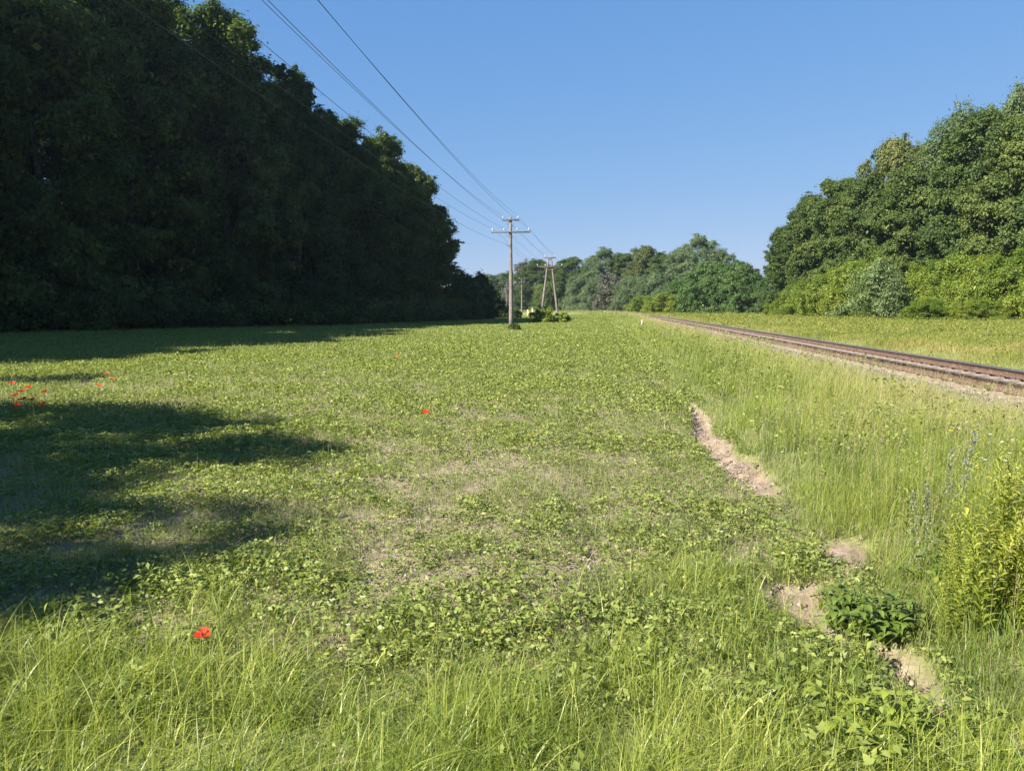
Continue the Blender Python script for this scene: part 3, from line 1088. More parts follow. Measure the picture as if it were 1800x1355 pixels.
def wires():
    names = [(-.52, 1, 'overhead wire on the left insulator of the short top crossarm'),
             (.52, 1, 'overhead wire on the right insulator of the short top crossarm'),
             (-1.25, 0, 'overhead wire on the outer left end of the long lower crossarm'),
             (-.45, 0, 'overhead wire on the inner left insulator of the long lower crossarm'),
             (.45, 0, 'overhead wire on the inner right insulator of the long lower crossarm'),
             (1.25, 0, 'overhead wire on the outer right end of the long lower crossarm'),
             (-.27, 2, 'lowest overhead wire, held by a small bracket below the crossarms')]
    for off, lev, lab in names:
        pts = []
        for k in range(len(POLES) - 1):
            e = []
            for (x, y, kind) in (POLES[k], POLES[k + 1]):
                if kind == 'a':
                    z = (6.93, 6.02, 4.78)[1 - lev if lev < 2 else 2] if lev < 2 else 4.78
                    z = {1: 6.93, 0: 6.02, 2: 4.78}[lev]
                    yy = -.0
                else:
                    z = {1: 7.82, 0: 7.00, 2: 5.93}[lev] * (.93 if kind == 'far' else 1)
                a = .12 if kind != 'far' else -.25
                e.append(np.array([x + off * cos(a), y - off * sin(a), z]))
            sp = np.linalg.norm(e[1] - e[0])
            sag = .75 * (sp / 60) ** 2 * (1 + .05 * off)
            n = 26
            t = np.linspace(0, 1, n)[:, None]
            seg = e[0] * (1 - t) + e[1] * t
            seg[:, 2] -= 4 * sag * (t * (1 - t))[:, 0]
            pts.append(seg[:-1] if k < len(POLES) - 2 else seg)
        mb = MB()
        mb.tube(np.vstack(pts), .0058, 5)
        tag(mb.build('overhead_wire', M['wire'], None, True), lab, 'wire', 'wires of the overhead line')


wires()


# small shrubs round the pole feet
def leafy_shrub(name, x, y, H, R, label, mat, seed, per=55, leaf=.12):
    cm = crown_mesh('foliage', M[mat], seed, H, R, base=0, lobes=16, clumps=8, per=per, leaf=leaf, lobe_r=.38, clump_r=.17, profile='low', wild=.4, inner=.1)
    root = bpy.data.objects.new(name, None)
    COL.objects.link(root)
    root.location = (x, y, float(ground_z(np.array([x]), np.array([y]))[0]))
    tag(root, label, 'bush')
    link('foliage', cm, root)
    link('stem', trunk_mesh(seed, H * .8, R, 3, .03), root)
    return root


leafy_shrub('shrub', P1[0] + .25, 53.7, .35, .4, 'small dark weed bush at the foot of the nearest pole', 'oak_leaf', 201, 40, .11)
leafy_shrub('shrub', PA[0] - .7, 79.2, 1.2, 1.1, 'leafy elder bush around the left leg of the A-shaped pole', 'bush_leaf', 202, 30, .2)
leafy_shrub('shrub', PA[0] + 1.4, 79.6, .9, .7, 'small leafy bush by the right leg of the A-shaped pole', 'bush_leaf', 203, 40, .2)
leafy_shrub('shrub', X(908, 112), 112.0, 1.1, .8, 'dark bush at the forest end, just right of the nearest pole', 'forest_leaf', 204)
leafy_shrub('shrub', X(884, 113), 113.0, 1.5, 1.2, 'dark bush at the forest end, just left of the nearest pole', 'forest_leaf', 205)


# ------------------------------------------------------------------ grass and herbs (uncountable)
def blades(base, h, w, lean, bend, segs=3, r=rng):
    """Curved tapering grass blades. base (n,3), lean direction angle, bend 0..1. Returns V, Q."""
    n = len(base)
    d = np.stack([np.cos(lean), np.sin(lean), np.zeros(n)], -1)
    fa = lean + r.normal(pi / 2, .6, n)
    side = np.stack([np.cos(fa), np.sin(fa), np.zeros(n)], -1)
    t = np.linspace(0, 1, segs + 1)
    V = np.zeros((n, segs + 1, 2, 3))
    for k, tt in enumerate(t):
        hor = bend * (tt ** 1.8) * h
        ver = h * (tt - .42 * bend * tt ** 2.4)
        c = base + d * hor[:, None] + np.array([0, 0, 1]) * ver[:, None]
        ww = w * (1 - tt ** 1.6 * .93) * .5
        V[:, k, 0] = c - side * ww[:, None]
        V[:, k, 1] = c + side * ww[:, None]
    m = (segs + 1) * 2
    q = np.array([[2 * k, 2 * k + 1, 2 * k + 3, 2 * k + 2] for k in range(segs)])
    Q = (np.arange(n) * m)[:, None, None] + q[None]
    return V.reshape(-1, 3), Q.reshape(-1, 4), m


def scatter(y0, y1, density, r, xl=None, xr=None):
    """Random ground points in the camera's wedge between depths y0 and y1."""
    hw = .70 * y1 + .5
    lo, hi = (-hw if xl is None else max(xl, -hw)), (hw if xr is None else min(xr, hw))
    n = int((hi - lo) * (y1 - y0) * density)
    x = r.uniform(lo, hi, n)
    y = r.uniform(y0, y1, n)
    k = np.abs(x) < .70 * y + .5
    return x[k], y[k]


RINGS = [(1.7, 2.6), (2.6, 3.6), (3.6, 5), (5, 7), (7, 10), (10, 14), (14, 20), (20, 30), (30, 45), (45, 70), (70, 110), (110, 170), (170, 280)]


class Stuff:
    def __init__(self):
        self.V, self.Q, self.t, self.n = [], [], [], 0

    def add(self, V, Q, t):
        self.V.append(V)
        self.Q.append(Q + self.n)
        self.t.append(t)
        self.n += len(V)

    def build(self, name, mat, label, cat):
        me = make_mesh(name, np.vstack(self.V), np.vstack(self.Q), mat, {'tint': np.concatenate(self.t)})
        return tag(link(name, me), label, cat, kind='stuff')


def field_edge(x, y):
    """Signed lateral distance past the uneven line where the field ends and the verge begins."""
    L, s = track_coords(x, y)
    return L - (1.45 + .5 * (fbm(x * .9, y * .9) - .5)), L, s


def verge_grass():
    r = np.random.default_rng(21)
    G, T = Stuff(), Stuff()
    for (y0, y1) in RINGS:
        ym = (y0 + y1) / 2
        dens = min(3300, 3300 * (6.0 / ym) ** 1.5) if ym > 6 else 3300
        wid = .0037 * max(1, ym / 6) ** .8
        x, y = scatter(y0, y1, dens, r, xl=-60 if y0 > 60 else -2)
        e, L, s = field_edge(x, y)
        grow = np.clip(fbm(x * 1.1 + 40, y * 1.1, 3) * 1.7 - .35, 0, 1)
        cl = fbm(x * 3.3 + 9, y * 3.3, 2)
        k = (e > 0) & (L < 5.75 + .7 * (cl - .5)) & (gully(x, y) < .12) & (r.random(len(x)) < np.clip(.15 + 1.7 * (cl - .2), 0, 1) * (.35 + .65 * smooth(-.1, .8, e)))
        k &= ~((L > 5.0) & (r.random(len(x)) < .72 * smooth(5.0, 5.8, L) + .1))
        x, y, L, grow, cl, e = x[k], y[k], L[k], grow[k], cl[k], e[k]
        n = len(x)
        if n:
            h = (.08 + .30 * grow * smooth(-.2, 1.0, e) + .19 * smooth(.0, 1.9, e) + .09 * (1 - smooth(4, 8, y))) * r.uniform(.55, 1.25, n) * (1 - .55 * smooth(4.2, 5.6, L))
            lean = r.normal(-.3, 1.7, n) + 3 * (fbm(x * .6, y * .6 + 30) - .5)
            V, Q, m = blades(np.stack([x, y, ground_z(x, y) - .01], -1), h, wid * r.uniform(.6, 1.4, n), lean, np.clip(r.normal(.5, .32, n), .03, 1.4), 4 if ym < 8 else 3, r)
            t = np.clip(.10 + .55 * (fbm(x * .55 + 7, y * .55, 3)) + r.normal(0, .17, n) + .36 * smooth(2.4, 5.2, L), 0, 1)
            G.add(V, Q, np.repeat(t, m))
        # tan flowering stalks
        x, y = scatter(y0, y1, dens * .14, r, xl=-60 if y0 > 60 else -2)
        e, L, s = field_edge(x, y)
        k = (e > .3) & (L < 6.3) & (r.random(len(x)) < 1 - .85 * smooth(5.3, 5.9, L)) & (gully(x, y) < .2) & (r.random(len(x)) < .22 + .75 * smooth(2.4, 5.0, L) * (.5 + fbm(x * .5, y * .5)))
        x, y = x[k], y[k]
        n = len(x)
        if n:
            h = r.uniform(.32, .68, n)
            lean = r.normal(.2, 1.2, n)
            bend = np.clip(r.normal(.22, .15, n), .02, .7)
            base = np.stack([x, y, ground_z(x, y)], -1)
            V, Q, m = blades(base, h, wid * .42 * np.ones(n), lean, bend, 3, r)
            T.add(V, Q, np.repeat(r.random(n) * .6, m))
            # panicle: small spikelets along the top quarter
            per = 12 if ym < 12 else 6
            tt = r.uniform(.74, 1.02, (n, per))
            d = np.stack([np.cos(lean), np.sin(lean)], -1)
            hor = bend[:, None] * tt ** 1.8 * h[:, None]
            ver = h[:, None] * (tt - .42 * bend[:, None] * tt ** 2.4)
            c = np.stack([base[:, 0, None] + d[:, 0, None] * hor, base[:, 1, None] + d[:, 1, None] * hor, base[:, 2, None] + ver], -1).reshape(-1, 3)
            sc = max(1, ym / 9) ** .6
            c = c + r.normal(0, .009 * sc, c.shape)
            ax = unit(r.normal(size=c.shape) * .5 + np.array([0, 0, 1]))
            V = leaf_quads(c, unit(r.normal(size=c.shape)), ax, r.uniform(.008, .016, len(c)) * sc, r.uniform(.0025, .0045, len(c)) * sc)
            T.add(V, quad_faces(len(V)), np.repeat(np.clip(r.normal(.6, .2, len(c)), 0, 1), 4))
    M['verge'] = leaf_mat('verge_grass', [(0, (.085, .145, .024)), (.35, (.165, .225, .036)), (.65, (.27, .30, .062)), (1, (.43, .37, .19))], .4, patch=.25, pscale=.5, tcol=(1.3, 1.3, .6))
    M['straw'] = leaf_mat('straw', [(0, (.20, .20, .085)), (.5, (.30, .26, .14)), (1, (.40, .33, .22))], .25, tcol=(1.1, 1.0, .8))
    G.build('verge_grass', M['verge'], 'tall yellow-green grass on the verge below the railway', 'grass')
    T.build('flowering_grass', M['straw'], 'tan flowering grass stalks on the railway verge', 'grass')


verge_grass()


def meadow():
    r = np.random.default_rng(22)
    G = Stuff()
    for (y0, y1) in [(9, 14), (14, 20), (20, 30), (30, 45), (45, 70), (70, 110), (110, 170)]:
        ym = (y0 + y1) / 2
        x, y = scatter(y0, y1, 1700 * (11 / ym) ** 1.4, r, xl=4)
        L, s = track_coords(x, y)
        cl = fbm(x * 1.2, y * 1.2, 3)
        k = (L > 9.3 + .6 * (cl - .5)) & (L < 48) & (r.random(len(x)) < .2 + 1.4 * (cl - .15))
        x, y, L, cl = x[k], y[k], L[k], cl[k]
        n = len(x)
        h = (.10 + .55 * np.clip(fbm(x * .5 + 11, y * .5, 3) - .25, 0, 1) ** 1.2) * r.uniform(.4, 1.3, n)
        V, Q, m = blades(np.stack([x, y, ground_z(x, y) - .01], -1), h, .0045 * (ym / 9) ** .75 * r.uniform(.6, 1.4, n), r.random(n) * 6.3, np.clip(r.normal(.5, .25, n), .05, 1), 2, r)
        t = np.clip(.16 + .85 * fbm(x * .30 + 3, y * .30, 4) + r.normal(0, .18, n), 0, 1)
        G.add(V, Q, np.repeat(t, m))
        x, y = scatter(y0, y1, 380 * (11 / ym) ** 1.3, r, xl=4)
        L, s = track_coords(x, y)
        cl = fbm(x * .8 + 60, y * .8, 3)
        k = (L > 9.4) & (L < 48) & (r.random(len(x)) < 2.2 * (cl - .35))
        x, y = x[k], y[k]
        n = len(x)
        c = np.stack([x, y, ground_z(x, y) + r.uniform(.1, .42, n)], -1)
        ln = .030 * (ym / 9) ** .7 * r.uniform(.6, 1.4, n)
        V = leaf_quads(c, unit(r.normal(size=c.shape) * .7 + [0, 0, .8]), r.normal(size=c.shape), ln, ln * .5)
        G.add(V, quad_faces(len(V)), np.repeat(np.clip(.12 + r.random(n) * .55, 0, 1), 4))
    M['meadow'] = leaf_mat('meadow_grass', [(0, (.065, .11, .022)), (.35, (.15, .19, .034)), (.65, (.255, .25, .055)), (1, (.38, .31, .15))], .4, patch=.35, pscale=.12, tcol=(1.3, 1.3, .6))
    G.build('meadow_grass', M['meadow'], 'yellow-green rough grass between the railway and the right-hand bushes', 'grass')


meadow()


def near_grass():
    """Lush grass at the photographer's feet."""
    r = np.random.default_rng(23)
    G = Stuff()
    for (y0, y1, dens) in [(1.7, 2.6, 6500), (2.6, 3.4, 6000), (3.4, 4.4, 4400), (4.4, 6.0, 2400)]:
        x, y = scatter(y0, y1, dens, r)
        e, L, s = field_edge(x, y)
        big = fbm(x * .8 + 3, y * .8, 3)
        lim = 3.0 + .75 * smooth(-.3, 1.3, x) + 3.2 * (big - .46) + .55 * smooth(-.7, -1.6, x)
        cl = fbm(x * 5 + 17, y * 5, 2)
        dn = np.clip((lim - y) / .9 + .45, .22 * (y < 3.3), 1)
        k = (e < .25) & (gully(x, y) < .12) & (r.random(len(x)) < dn * np.clip(.15 + 1.7 * (cl - .2), .05, 1))
        x, y, dn, L, cl = x[k], y[k], dn[k], L[k], cl[k]
        n = len(x)
        tall = .085 + .12 * dn + .16 * smooth(-.3, -1.4, x) * (fbm(x * 1.7 + 2, y * 1.7, 2)) + .05 * smooth(.45, .75, cl)
        h = tall * (1 - .5 * smooth(.9, 1.5, L) * smooth(2.5, 2.9, y)) * r.uniform(.4, 1.35, n)
        lean = .4 + 2.4 * (fbm(x * 1.4 + 5, y * 1.4 + 8, 2) - .5) + r.normal(0, 1.9, n)
        V, Q, m = blades(np.stack([x, y, ground_z(x, y) - .01], -1), h, .0033 * np.exp(r.normal(0, .45, n)), lean, np.clip(r.normal(.75, .45, n), .03, 1.8), 5, r)
        t = np.clip(.15 + .45 * fbm(x * 1.6, y * 1.6, 3) + r.normal(0, .2, n) + .5 * (r.random(n) < .03), 0, 1)
        G.add(V, Q, np.repeat(t, m))
    # long loose blades catching the light
    x, y = scatter(2.0, 4.2, 8, r)
    e, L, s = field_edge(x, y)
    k = e < .3
    x, y = x[k], y[k]
    n = len(x)
    V, Q, m = blades(np.stack([x, y, ground_z(x, y)], -1), r.uniform(.22, .42, n), .0040 * r.uniform(.6, 1.3, n), r.normal(.4, 1.3, n), np.clip(r.normal(.7, .35, n), .05, 1.5), 6, r)
    G.add(V, Q, np.repeat(r.uniform(.35, .9, n), m))
    M['lush'] = leaf_mat('lush_grass', [(0, (.105, .16, .028)), (.4, (.21, .265, .044)), (.72, (.33, .355, .075)), (1, (.44, .43, .17))], .4, patch=.2, pscale=1.2, tcol=(1.3, 1.35, .5), rough=.4, spec=.4)
    G.build('foreground_grass', M['lush'], 'lush green grass across the near edge of the field', 'grass')


near_grass()


def field_cover():
    r = np.random.default_rng(24)
    C, G = Stuff(), Stuff()
    for (y0, y1) in [(2.8, 4), (4, 5.5), (5.5, 8), (8, 11), (11, 15), (15, 21), (21, 30), (30, 45), (45, 65), (65, 95), (95, 140)]:
        ym = (y0 + y1) / 2
        x, y = scatter(y0, y1, 2900 * min(1, (5.0 / ym)) ** 1.12, r, xr=8 if y0 < 60 else 40)
        e, L, s = field_edge(x, y)
        big = fbm(x * .55 + 21, y * .55, 3)
        cl = fbm(x * 3.4 + 4, y * 3.4, 3)
        rich = np.clip(.9 * (big - .42) + 1.1 * (cl - .45) + .40 + .30 * smooth(-1.3, 1.2, L) * (1 - smooth(9, 14, y)) + .12 * smooth(12, 28, y) + .18 * smooth(-.6, -2.0, x) * smooth(3.6, 4.6, y) * (1 - smooth(10, 14, y)), .06, 1)
        k = (e < .1) & (gully(x, y) < .12) & (r.random(len(x)) < rich)
        x, y, rich, cl = x[k], y[k], rich[k], cl[k]
        n = len(x)
        hh = ground_z(x, y) + (.015 + .11 * rich * r.random(n) + .03 * r.random(n))
        sz = .0185 * max(1, ym / 6) ** .45 * r.uniform(.45, 1.6, n) * (.75 + .5 * rich) * (1 + .12 * smooth(-.6, -2.0, x) * (1 - smooth(9, 13, y)))
        tv = np.clip(.22 + .3 * rich + r.normal(0, .2, n), 0, 1)
        if y0 < 10:                                   # three leaflets
            ph = r.random(n) * 6.3
            tilt = unit(r.normal(size=(n, 3)) * .45 + [0, 0, 1])
            for a in (-1.9, 0, 1.9):
                ax = np.stack([np.cos(ph + a), np.sin(ph + a), r.normal(-.05, .35, n)], -1)
                c = np.stack([x, y, hh], -1) + ax * (sz * .55)[:, None]
                nr = unit(tilt + r.normal(size=(n, 3)) * .25)
                V = leaf_quads(c, nr, ax, sz, sz * .62)
                C.add(V, quad_faces(len(V)), np.repeat(np.clip(tv + r.normal(0, .08, n), 0, 1), 4))
        else:
            for rep in range(2 if ym < 40 else 1):
                c = np.stack([x + r.normal(0, .03, n), y + r.normal(0, .03, n), hh + .03 * rep], -1)
                V = leaf_quads(c, unit(r.normal(size=(n, 3)) * .6 + [0, 0, .9]), r.normal(size=(n, 3)), sz * 1.25, sz * .8)
                C.add(V, quad_faces(len(V)), np.repeat(np.clip(tv + r.normal(0, .08, n), 0, 1), 4))
        # thin short grass between the herbs
        x, y = scatter(y0, y1, 4200 * min(1, (4.5 / ym)) ** 1.3, r, xr=8 if y0 < 60 else 40)
        e, L, s = field_edge(x, y)
        cl = fbm(x * 1.7 + 44, y * 1.7, 3)
        fine = fbm(x * 6 + 3, y * 6, 2)
        k = (e < .5) & ((gully(x, y) < .12) | (r.random(len(x)) < .08)) & (r.random(len(x)) < np.clip(.48 + 1.5 * (cl - .45) + 1.2 * (fine - .5) + .35 * smooth(-.2, .9, L) * (1 - smooth(4.5, 11, y) * .4) + .15 * smooth(10, 20, y), .05, 1))
        x, y, cl = x[k], y[k], cl[k]
        n = len(x)
        h = (.035 + .10 * r.random(n) ** 1.5 + .30 * np.clip(cl - .52, 0, 1) * r.random(n)) * (1 + 1.2 * (r.random(n) < .02))
        V, Q, m = blades(np.stack([x, y, ground_z(x, y)], -1), h, .0028 * max(1, ym / 6) ** .72 * r.uniform(.6, 1.5, n), r.random(n) * 6.3, np.clip(r.normal(.6, .35, n), .02, 1.3), 3 if ym < 12 else 2, r)
        tv = r.normal(.45, .22, n) + .35 * (r.random(n) < .22)
        G.add(V, Q, np.repeat(np.clip(tv, 0, 1), m))
    # tussocks: scattered tufts of longer grass in the field
    nt = 260
    tx, ty = scatter(4.2, 40, .35, r, xr=3)
    for (cx, cy) in zip(tx, ty):
        e, L, s = field_edge(np.array([cx]), np.array([cy]))
        if e[0] > -.5:
            continue
        n = int(r.uniform(14, 40))
        x, y = cx + r.normal(0, .12, n), cy + r.normal(0, .12, n)
        V, Q, m = blades(np.stack([x, y, ground_z(x, y)], -1), r.uniform(.10, .34, n), .0032 * max(1, cy / 8) ** .7 * np.ones(n), r.random(n) * 6.3, np.clip(r.normal(.4, .2, n), .02, 1), 3, r)
        G.add(V, Q, np.repeat(np.clip(r.normal(.45, .2, n), 0, 1), m))
    # longer grass at the shade line and round the poppies
    for (cx, cy, sx, sy, nn, hm) in [(-9.0, 13.2, 1.6, .9, 900, .36), (-7.2, 11.3, 1.4, .5, 600, .3), (-12, 27, 7, 1.2, 900, .4), (-7, 36, 5, 1.5, 700, .4), (-3.6, 46, 3, 2, 400, .4), (-2.3, 8.4, .5, .5, 260, .25)]:
        x, y = cx + sx * r.normal(size=nn), cy + sy * r.normal(size=nn)
        V, Q, m = blades(np.stack([x, y, ground_z(x, y)], -1), hm * r.uniform(.5, 1.3, nn), .0045 * max(1, cy / 8) ** .8 * np.ones(nn), r.random(nn) * 6.3, np.clip(r.normal(.4, .22, nn), .02, 1), 3, r)
        G.add(V, Q, np.repeat(np.clip(r.normal(.5, .2, nn), 0, 1), m))
    M['herb'] = leaf_mat('herb_leaf', [(0, (.095, .14, .034)), (.4, (.170, .215, .048)), (.75, (.25, .28, .070)), (1, (.35, .35, .11))], .32, patch=.3, pscale=.5, tcol=(1.3, 1.35, .5), rough=.5)
    M['thin'] = leaf_mat('thin_grass', [(0, (.11, .16, .052)), (.5, (.21, .245, .085)), (1, (.40, .36, .20))], .38, patch=.3, pscale=.6, tcol=(1.3, 1.3, .6))
    C.build('ground_cover', M['herb'], 'low leafy green herbs covering the field', 'ground cover')
    G.build('field_grass', M['thin'], 'thin short grass between the herbs of the field', 'grass')


field_cover()


def verge_weeds_and_litter():
    r = np.random.default_rng(41)
    W = Stuff()
    for (y0, y1) in [(2.0, 3.6), (3.6, 5.5), (5.5, 8), (8, 12), (12, 18), (18, 28), (28, 50)]:
        ym = (y0 + y1) / 2
        x, y = scatter(y0, y1, 900 * min(1, 5 / ym) ** 1.2, r, xl=-2.5)
        e, L, s = field_edge(x, y)
        cl = fbm(x * 1.9 + 71, y * 1.9, 3)
        k = (((e > .1) & (L < 5.6) & (r.random(len(x)) < 2.0 * (cl - .54))) | ((e <= .1) & (y < 4.4) & (r.random(len(x)) < 2.4 * (cl - .50)))) & (gully(x, y) < .12)
        x, y, cl, e = x[k], y[k], cl[k], e[k]
        n = len(x)
        if not n:
            continue
        z = ground_z(x, y) + np.where(e > .1, r.uniform(.08, .38, n) * (.6 + cl), r.uniform(.04, .17, n))
        sz = .034 * max(1, ym / 6) ** .5 * r.uniform(.5, 1.5, n)
        for rep in range(3):
            c = np.column_stack([x, y, z]) + r.normal(0, .022, (n, 3))
            V = leaf_quads(c, unit(r.normal(size=(n, 3)) * .55 + [0, 0, .9]), r.normal(size=(n, 3)), sz, sz * .5)
            W.add(V, quad_faces(len(V)), np.repeat(np.clip(.2 + .5 * r.random(n), 0, 1), 4))
    W.build('verge_weeds', M['herb'], 'broad-leaved weeds mixed into the verge and foreground grass', 'weeds')
    # crumbs of soil and small stones on the bare patches
    n = 90000
    x, y = r.uniform(-5, 3.2, n), 2.6 + 11 * r.random(n) ** 1.6
    g = gully(x, y)
    bare = fbm(x * 1.7 + 44, y * 1.7, 3)
    k = ((g > .1) & (r.random(n) < .9)) | (r.random(n) < .10 * (bare < .47) * (y > 3.4))
    x, y = x[k], y[k]
    n = len(x)
    o = np.array([[1, 0, 0], [0, 1, 0], [-1, 0, 0], [0, -1, 0], [0, 0, 1], [0, 0, -1]], float)
    rad = .004 + .018 * r.random(n) ** 3.5
    P = o[None] * rad[:, None, None] * r.uniform(.6, 1.25, (n, 6, 3)) + r.normal(0, .22, (n, 6, 3)) * rad[:, None, None]
    P += np.stack([x, y, ground_z(x, y) + rad * .3], -1)[:, None]
    T = np.array([[0, 1, 4], [1, 2, 4], [2, 3, 4], [3, 0, 4], [1, 0, 5], [2, 1, 5], [3, 2, 5], [0, 3, 5]])
    Fc = (np.arange(n) * 6)[:, None, None] + T[None]
    cm = leaf_mat('soil_crumb', [(0, (.12, .09, .07)), (.5, (.22, .17, .13)), (1, (.36, .29, .23))], 0.0, rough=.95, spec=.1)
    tag(link('soil_crumbs', make_mesh('soil_crumbs', P.reshape(-1, 3), Fc.reshape(-1, 3), cm, {'tint': np.repeat(r.random(n), 6)})), 'crumbs of dry soil on the bare ground', 'soil', kind='stuff')
    # dry stems and dead blades lying on the ground
    D = Stuff()
    for (y0, y1, dens) in [(2.4, 4, 330), (4, 6, 300), (6, 9, 190), (9, 14, 100), (14, 22, 40)]:
        x, y = scatter(y0, y1, dens, r, xr=3.4)
        n = len(x)
        sc = max(1, y1 / 8) ** .6
        c = np.column_stack([x, y, ground_z(x, y) + .008 + .03 * r.random(n) ** 2])
        ln = r.uniform(.03, .13, n)
        V = leaf_quads(c, unit(r.normal(size=(n, 3)) * .25 + [0, 0, 1]), r.normal(size=(n, 3)) * [1, 1, .12], ln, .0035 * sc * r.uniform(.6, 1.4, n))
        D.add(V, quad_faces(len(V)), np.repeat(r.random(n), 4))
    D.build('dry_litter', M['straw'], 'dead straw and dry stems lying on the field soil', 'litter')


verge_weeds_and_litter()


# ------------------------------------------------------------------ poppies
def pmat(name, col, transl=.3, tc=(1.2, .8, .6), rough=.6):
    c = np.array(col)
    return leaf_mat(name, [(0, tuple(c * .75)), (1, tuple(np.minimum(c * 1.2, .9)))], transl, tcol=tc, rough=rough)


M['petal'] = pmat('poppy_petal', (.72, .034, .014), .45, (1.3, .9, .6))
M['petal_pale'] = pmat('poppy_petal_pale', (.75, .11, .035), .45, (1.3, .9, .6))
M['heart'] = rough_mat('poppy_heart', [(.3, (.01, .01, .012)), (.7, (.03, .035, .03))], 40, .8, 0)
M['stalk'] = pmat('stalk', (.10, .15, .04), .15, (1.2, 1.2, .6))


def poppy(seed, pale=False, size=.042, h=.34):
    r = np.random.default_rng(seed)
    root = bpy.data.objects.new('poppy', None)
    COL.objects.link(root)
    lx, ly = r.normal(0, .04, 2)
    mb = MB()
    t = np.linspace(0, 1, 6)
    mb.tube(np.column_stack([lx * t ** 2, ly * t ** 2, h * t]), .0022, 5)
    mb.build('stem', M['stalk'], root, True)
    top = np.array([lx, ly, h])
    fb = MB()
    for k in range(4):
        a0 = k * pi / 2 + r.normal(0, .12)
        wid = 1.05 if k % 2 == 0 else .9
        nu, nv = 7, 6
        P = []
        for i in range(nu):
            for j in range(nv):
                u, v = i / (nu - 1) * 2 - 1, j / (nv - 1)
                ang = a0 + u * wid * (.35 + .65 * v ** .5)
                rad = size * (.08 + .95 * v) * (1 - .16 * u * u) + size * .05 * sin(9 * u + seed) * v
                lift = size * (.62 * v ** 1.5 * (.75 if k % 2 else .5) + .09 * sin(6 * u + k) * v)
                P.append([cos(ang) * rad, sin(ang) * rad, lift + .002 * (k % 2)])
        Q = [[i * nv + j, (i + 1) * nv + j, (i + 1) * nv + j + 1, i * nv + j + 1] for i in range(nu - 1) for j in range(nv - 1)]
        fb.add(np.array(P) + top, Q)
    V = np.vstack(fb.V)
    me = make_mesh('petals', V, np.vstack(fb.Q), M['petal_pale' if pale else 'petal'], {'tint': np.clip(r.normal(.5, .2, len(V)), 0, 1)}, True)
    link('petals', me, root)
    hb = MB()
    zz = np.linspace(0, 1, 5)
    hb.tube(np.column_stack([np.full(5, lx), np.full(5, ly), h + .018 * zz]), size * .2 * np.sqrt(np.clip(1 - (zz - .3) ** 2 * 1.9, .02, 1)), 8)
    hb.build('seed_head', M['heart'], root, True)
    return root


POP = [  # px, py of the flower, label, pale
    (366, 1106, 'single red poppy in the near left foreground, largest in the photo', 0, .13),
    (23, 673, 'bright red poppy highest in the left cluster, in front of the dark shade strip', 0, .27),
    (52, 680, 'dark red poppy second from the top of the left cluster', 0, .27),
    (43, 687, 'dark red poppy in the middle of the left cluster, above the overlapping pair', 0, .27),
    (32, 693, 'orange-red poppy in the middle of the left cluster, left of the dark one', 0, .27),
    (74, 689, 'red poppy at the upper right of the left cluster', 0, .27),
    (46, 701, 'red poppy, left one of the overlapping pair in the left cluster', 0, .27),
    (54, 704, 'red poppy, right one of the overlapping pair in the left cluster', 0, .27),
    (22, 713, 'dark red poppy lowest at the left edge', 0, .27),
    (79, 709, 'dark red poppy at the lower right of the left cluster, above the tall grass', 0, .27),
    (187, 657, 'pale orange poppy, farthest of the three right of the cluster', 1, .22),
    (194, 667, 'pale orange poppy, right one of the three right of the cluster', 1, .22),
    (173, 678, 'pale orange poppy, nearest and leftmost of the three right of the cluster', 1, .22),
    (749, 727, 'lone small red poppy in the middle of the sunlit field', 0, .16),
    (701, 625, 'lone pale orange poppy far out in the sunlit field', 1, .2),
]
for i, (px, py, lab, pale, h) in enumerate(POP):
    p = at(px, py, h)
    size = .037 if i == 0 else .055
    o = poppy(300 + i, pale, size, h)
    o.location = (p[0], p[1], 0.0)
    o.rotation_euler = (.16 + .12 * rng.normal(), .14 * rng.normal(), 0)
    lean = o.rotation_euler.to_matrix() @ mathutils.Vector((0, 0, h))
    o.location = (p[0] - lean.x, p[1] - lean.y, 0.0)
    tag(o, lab, 'poppy', 'poppies in the field')


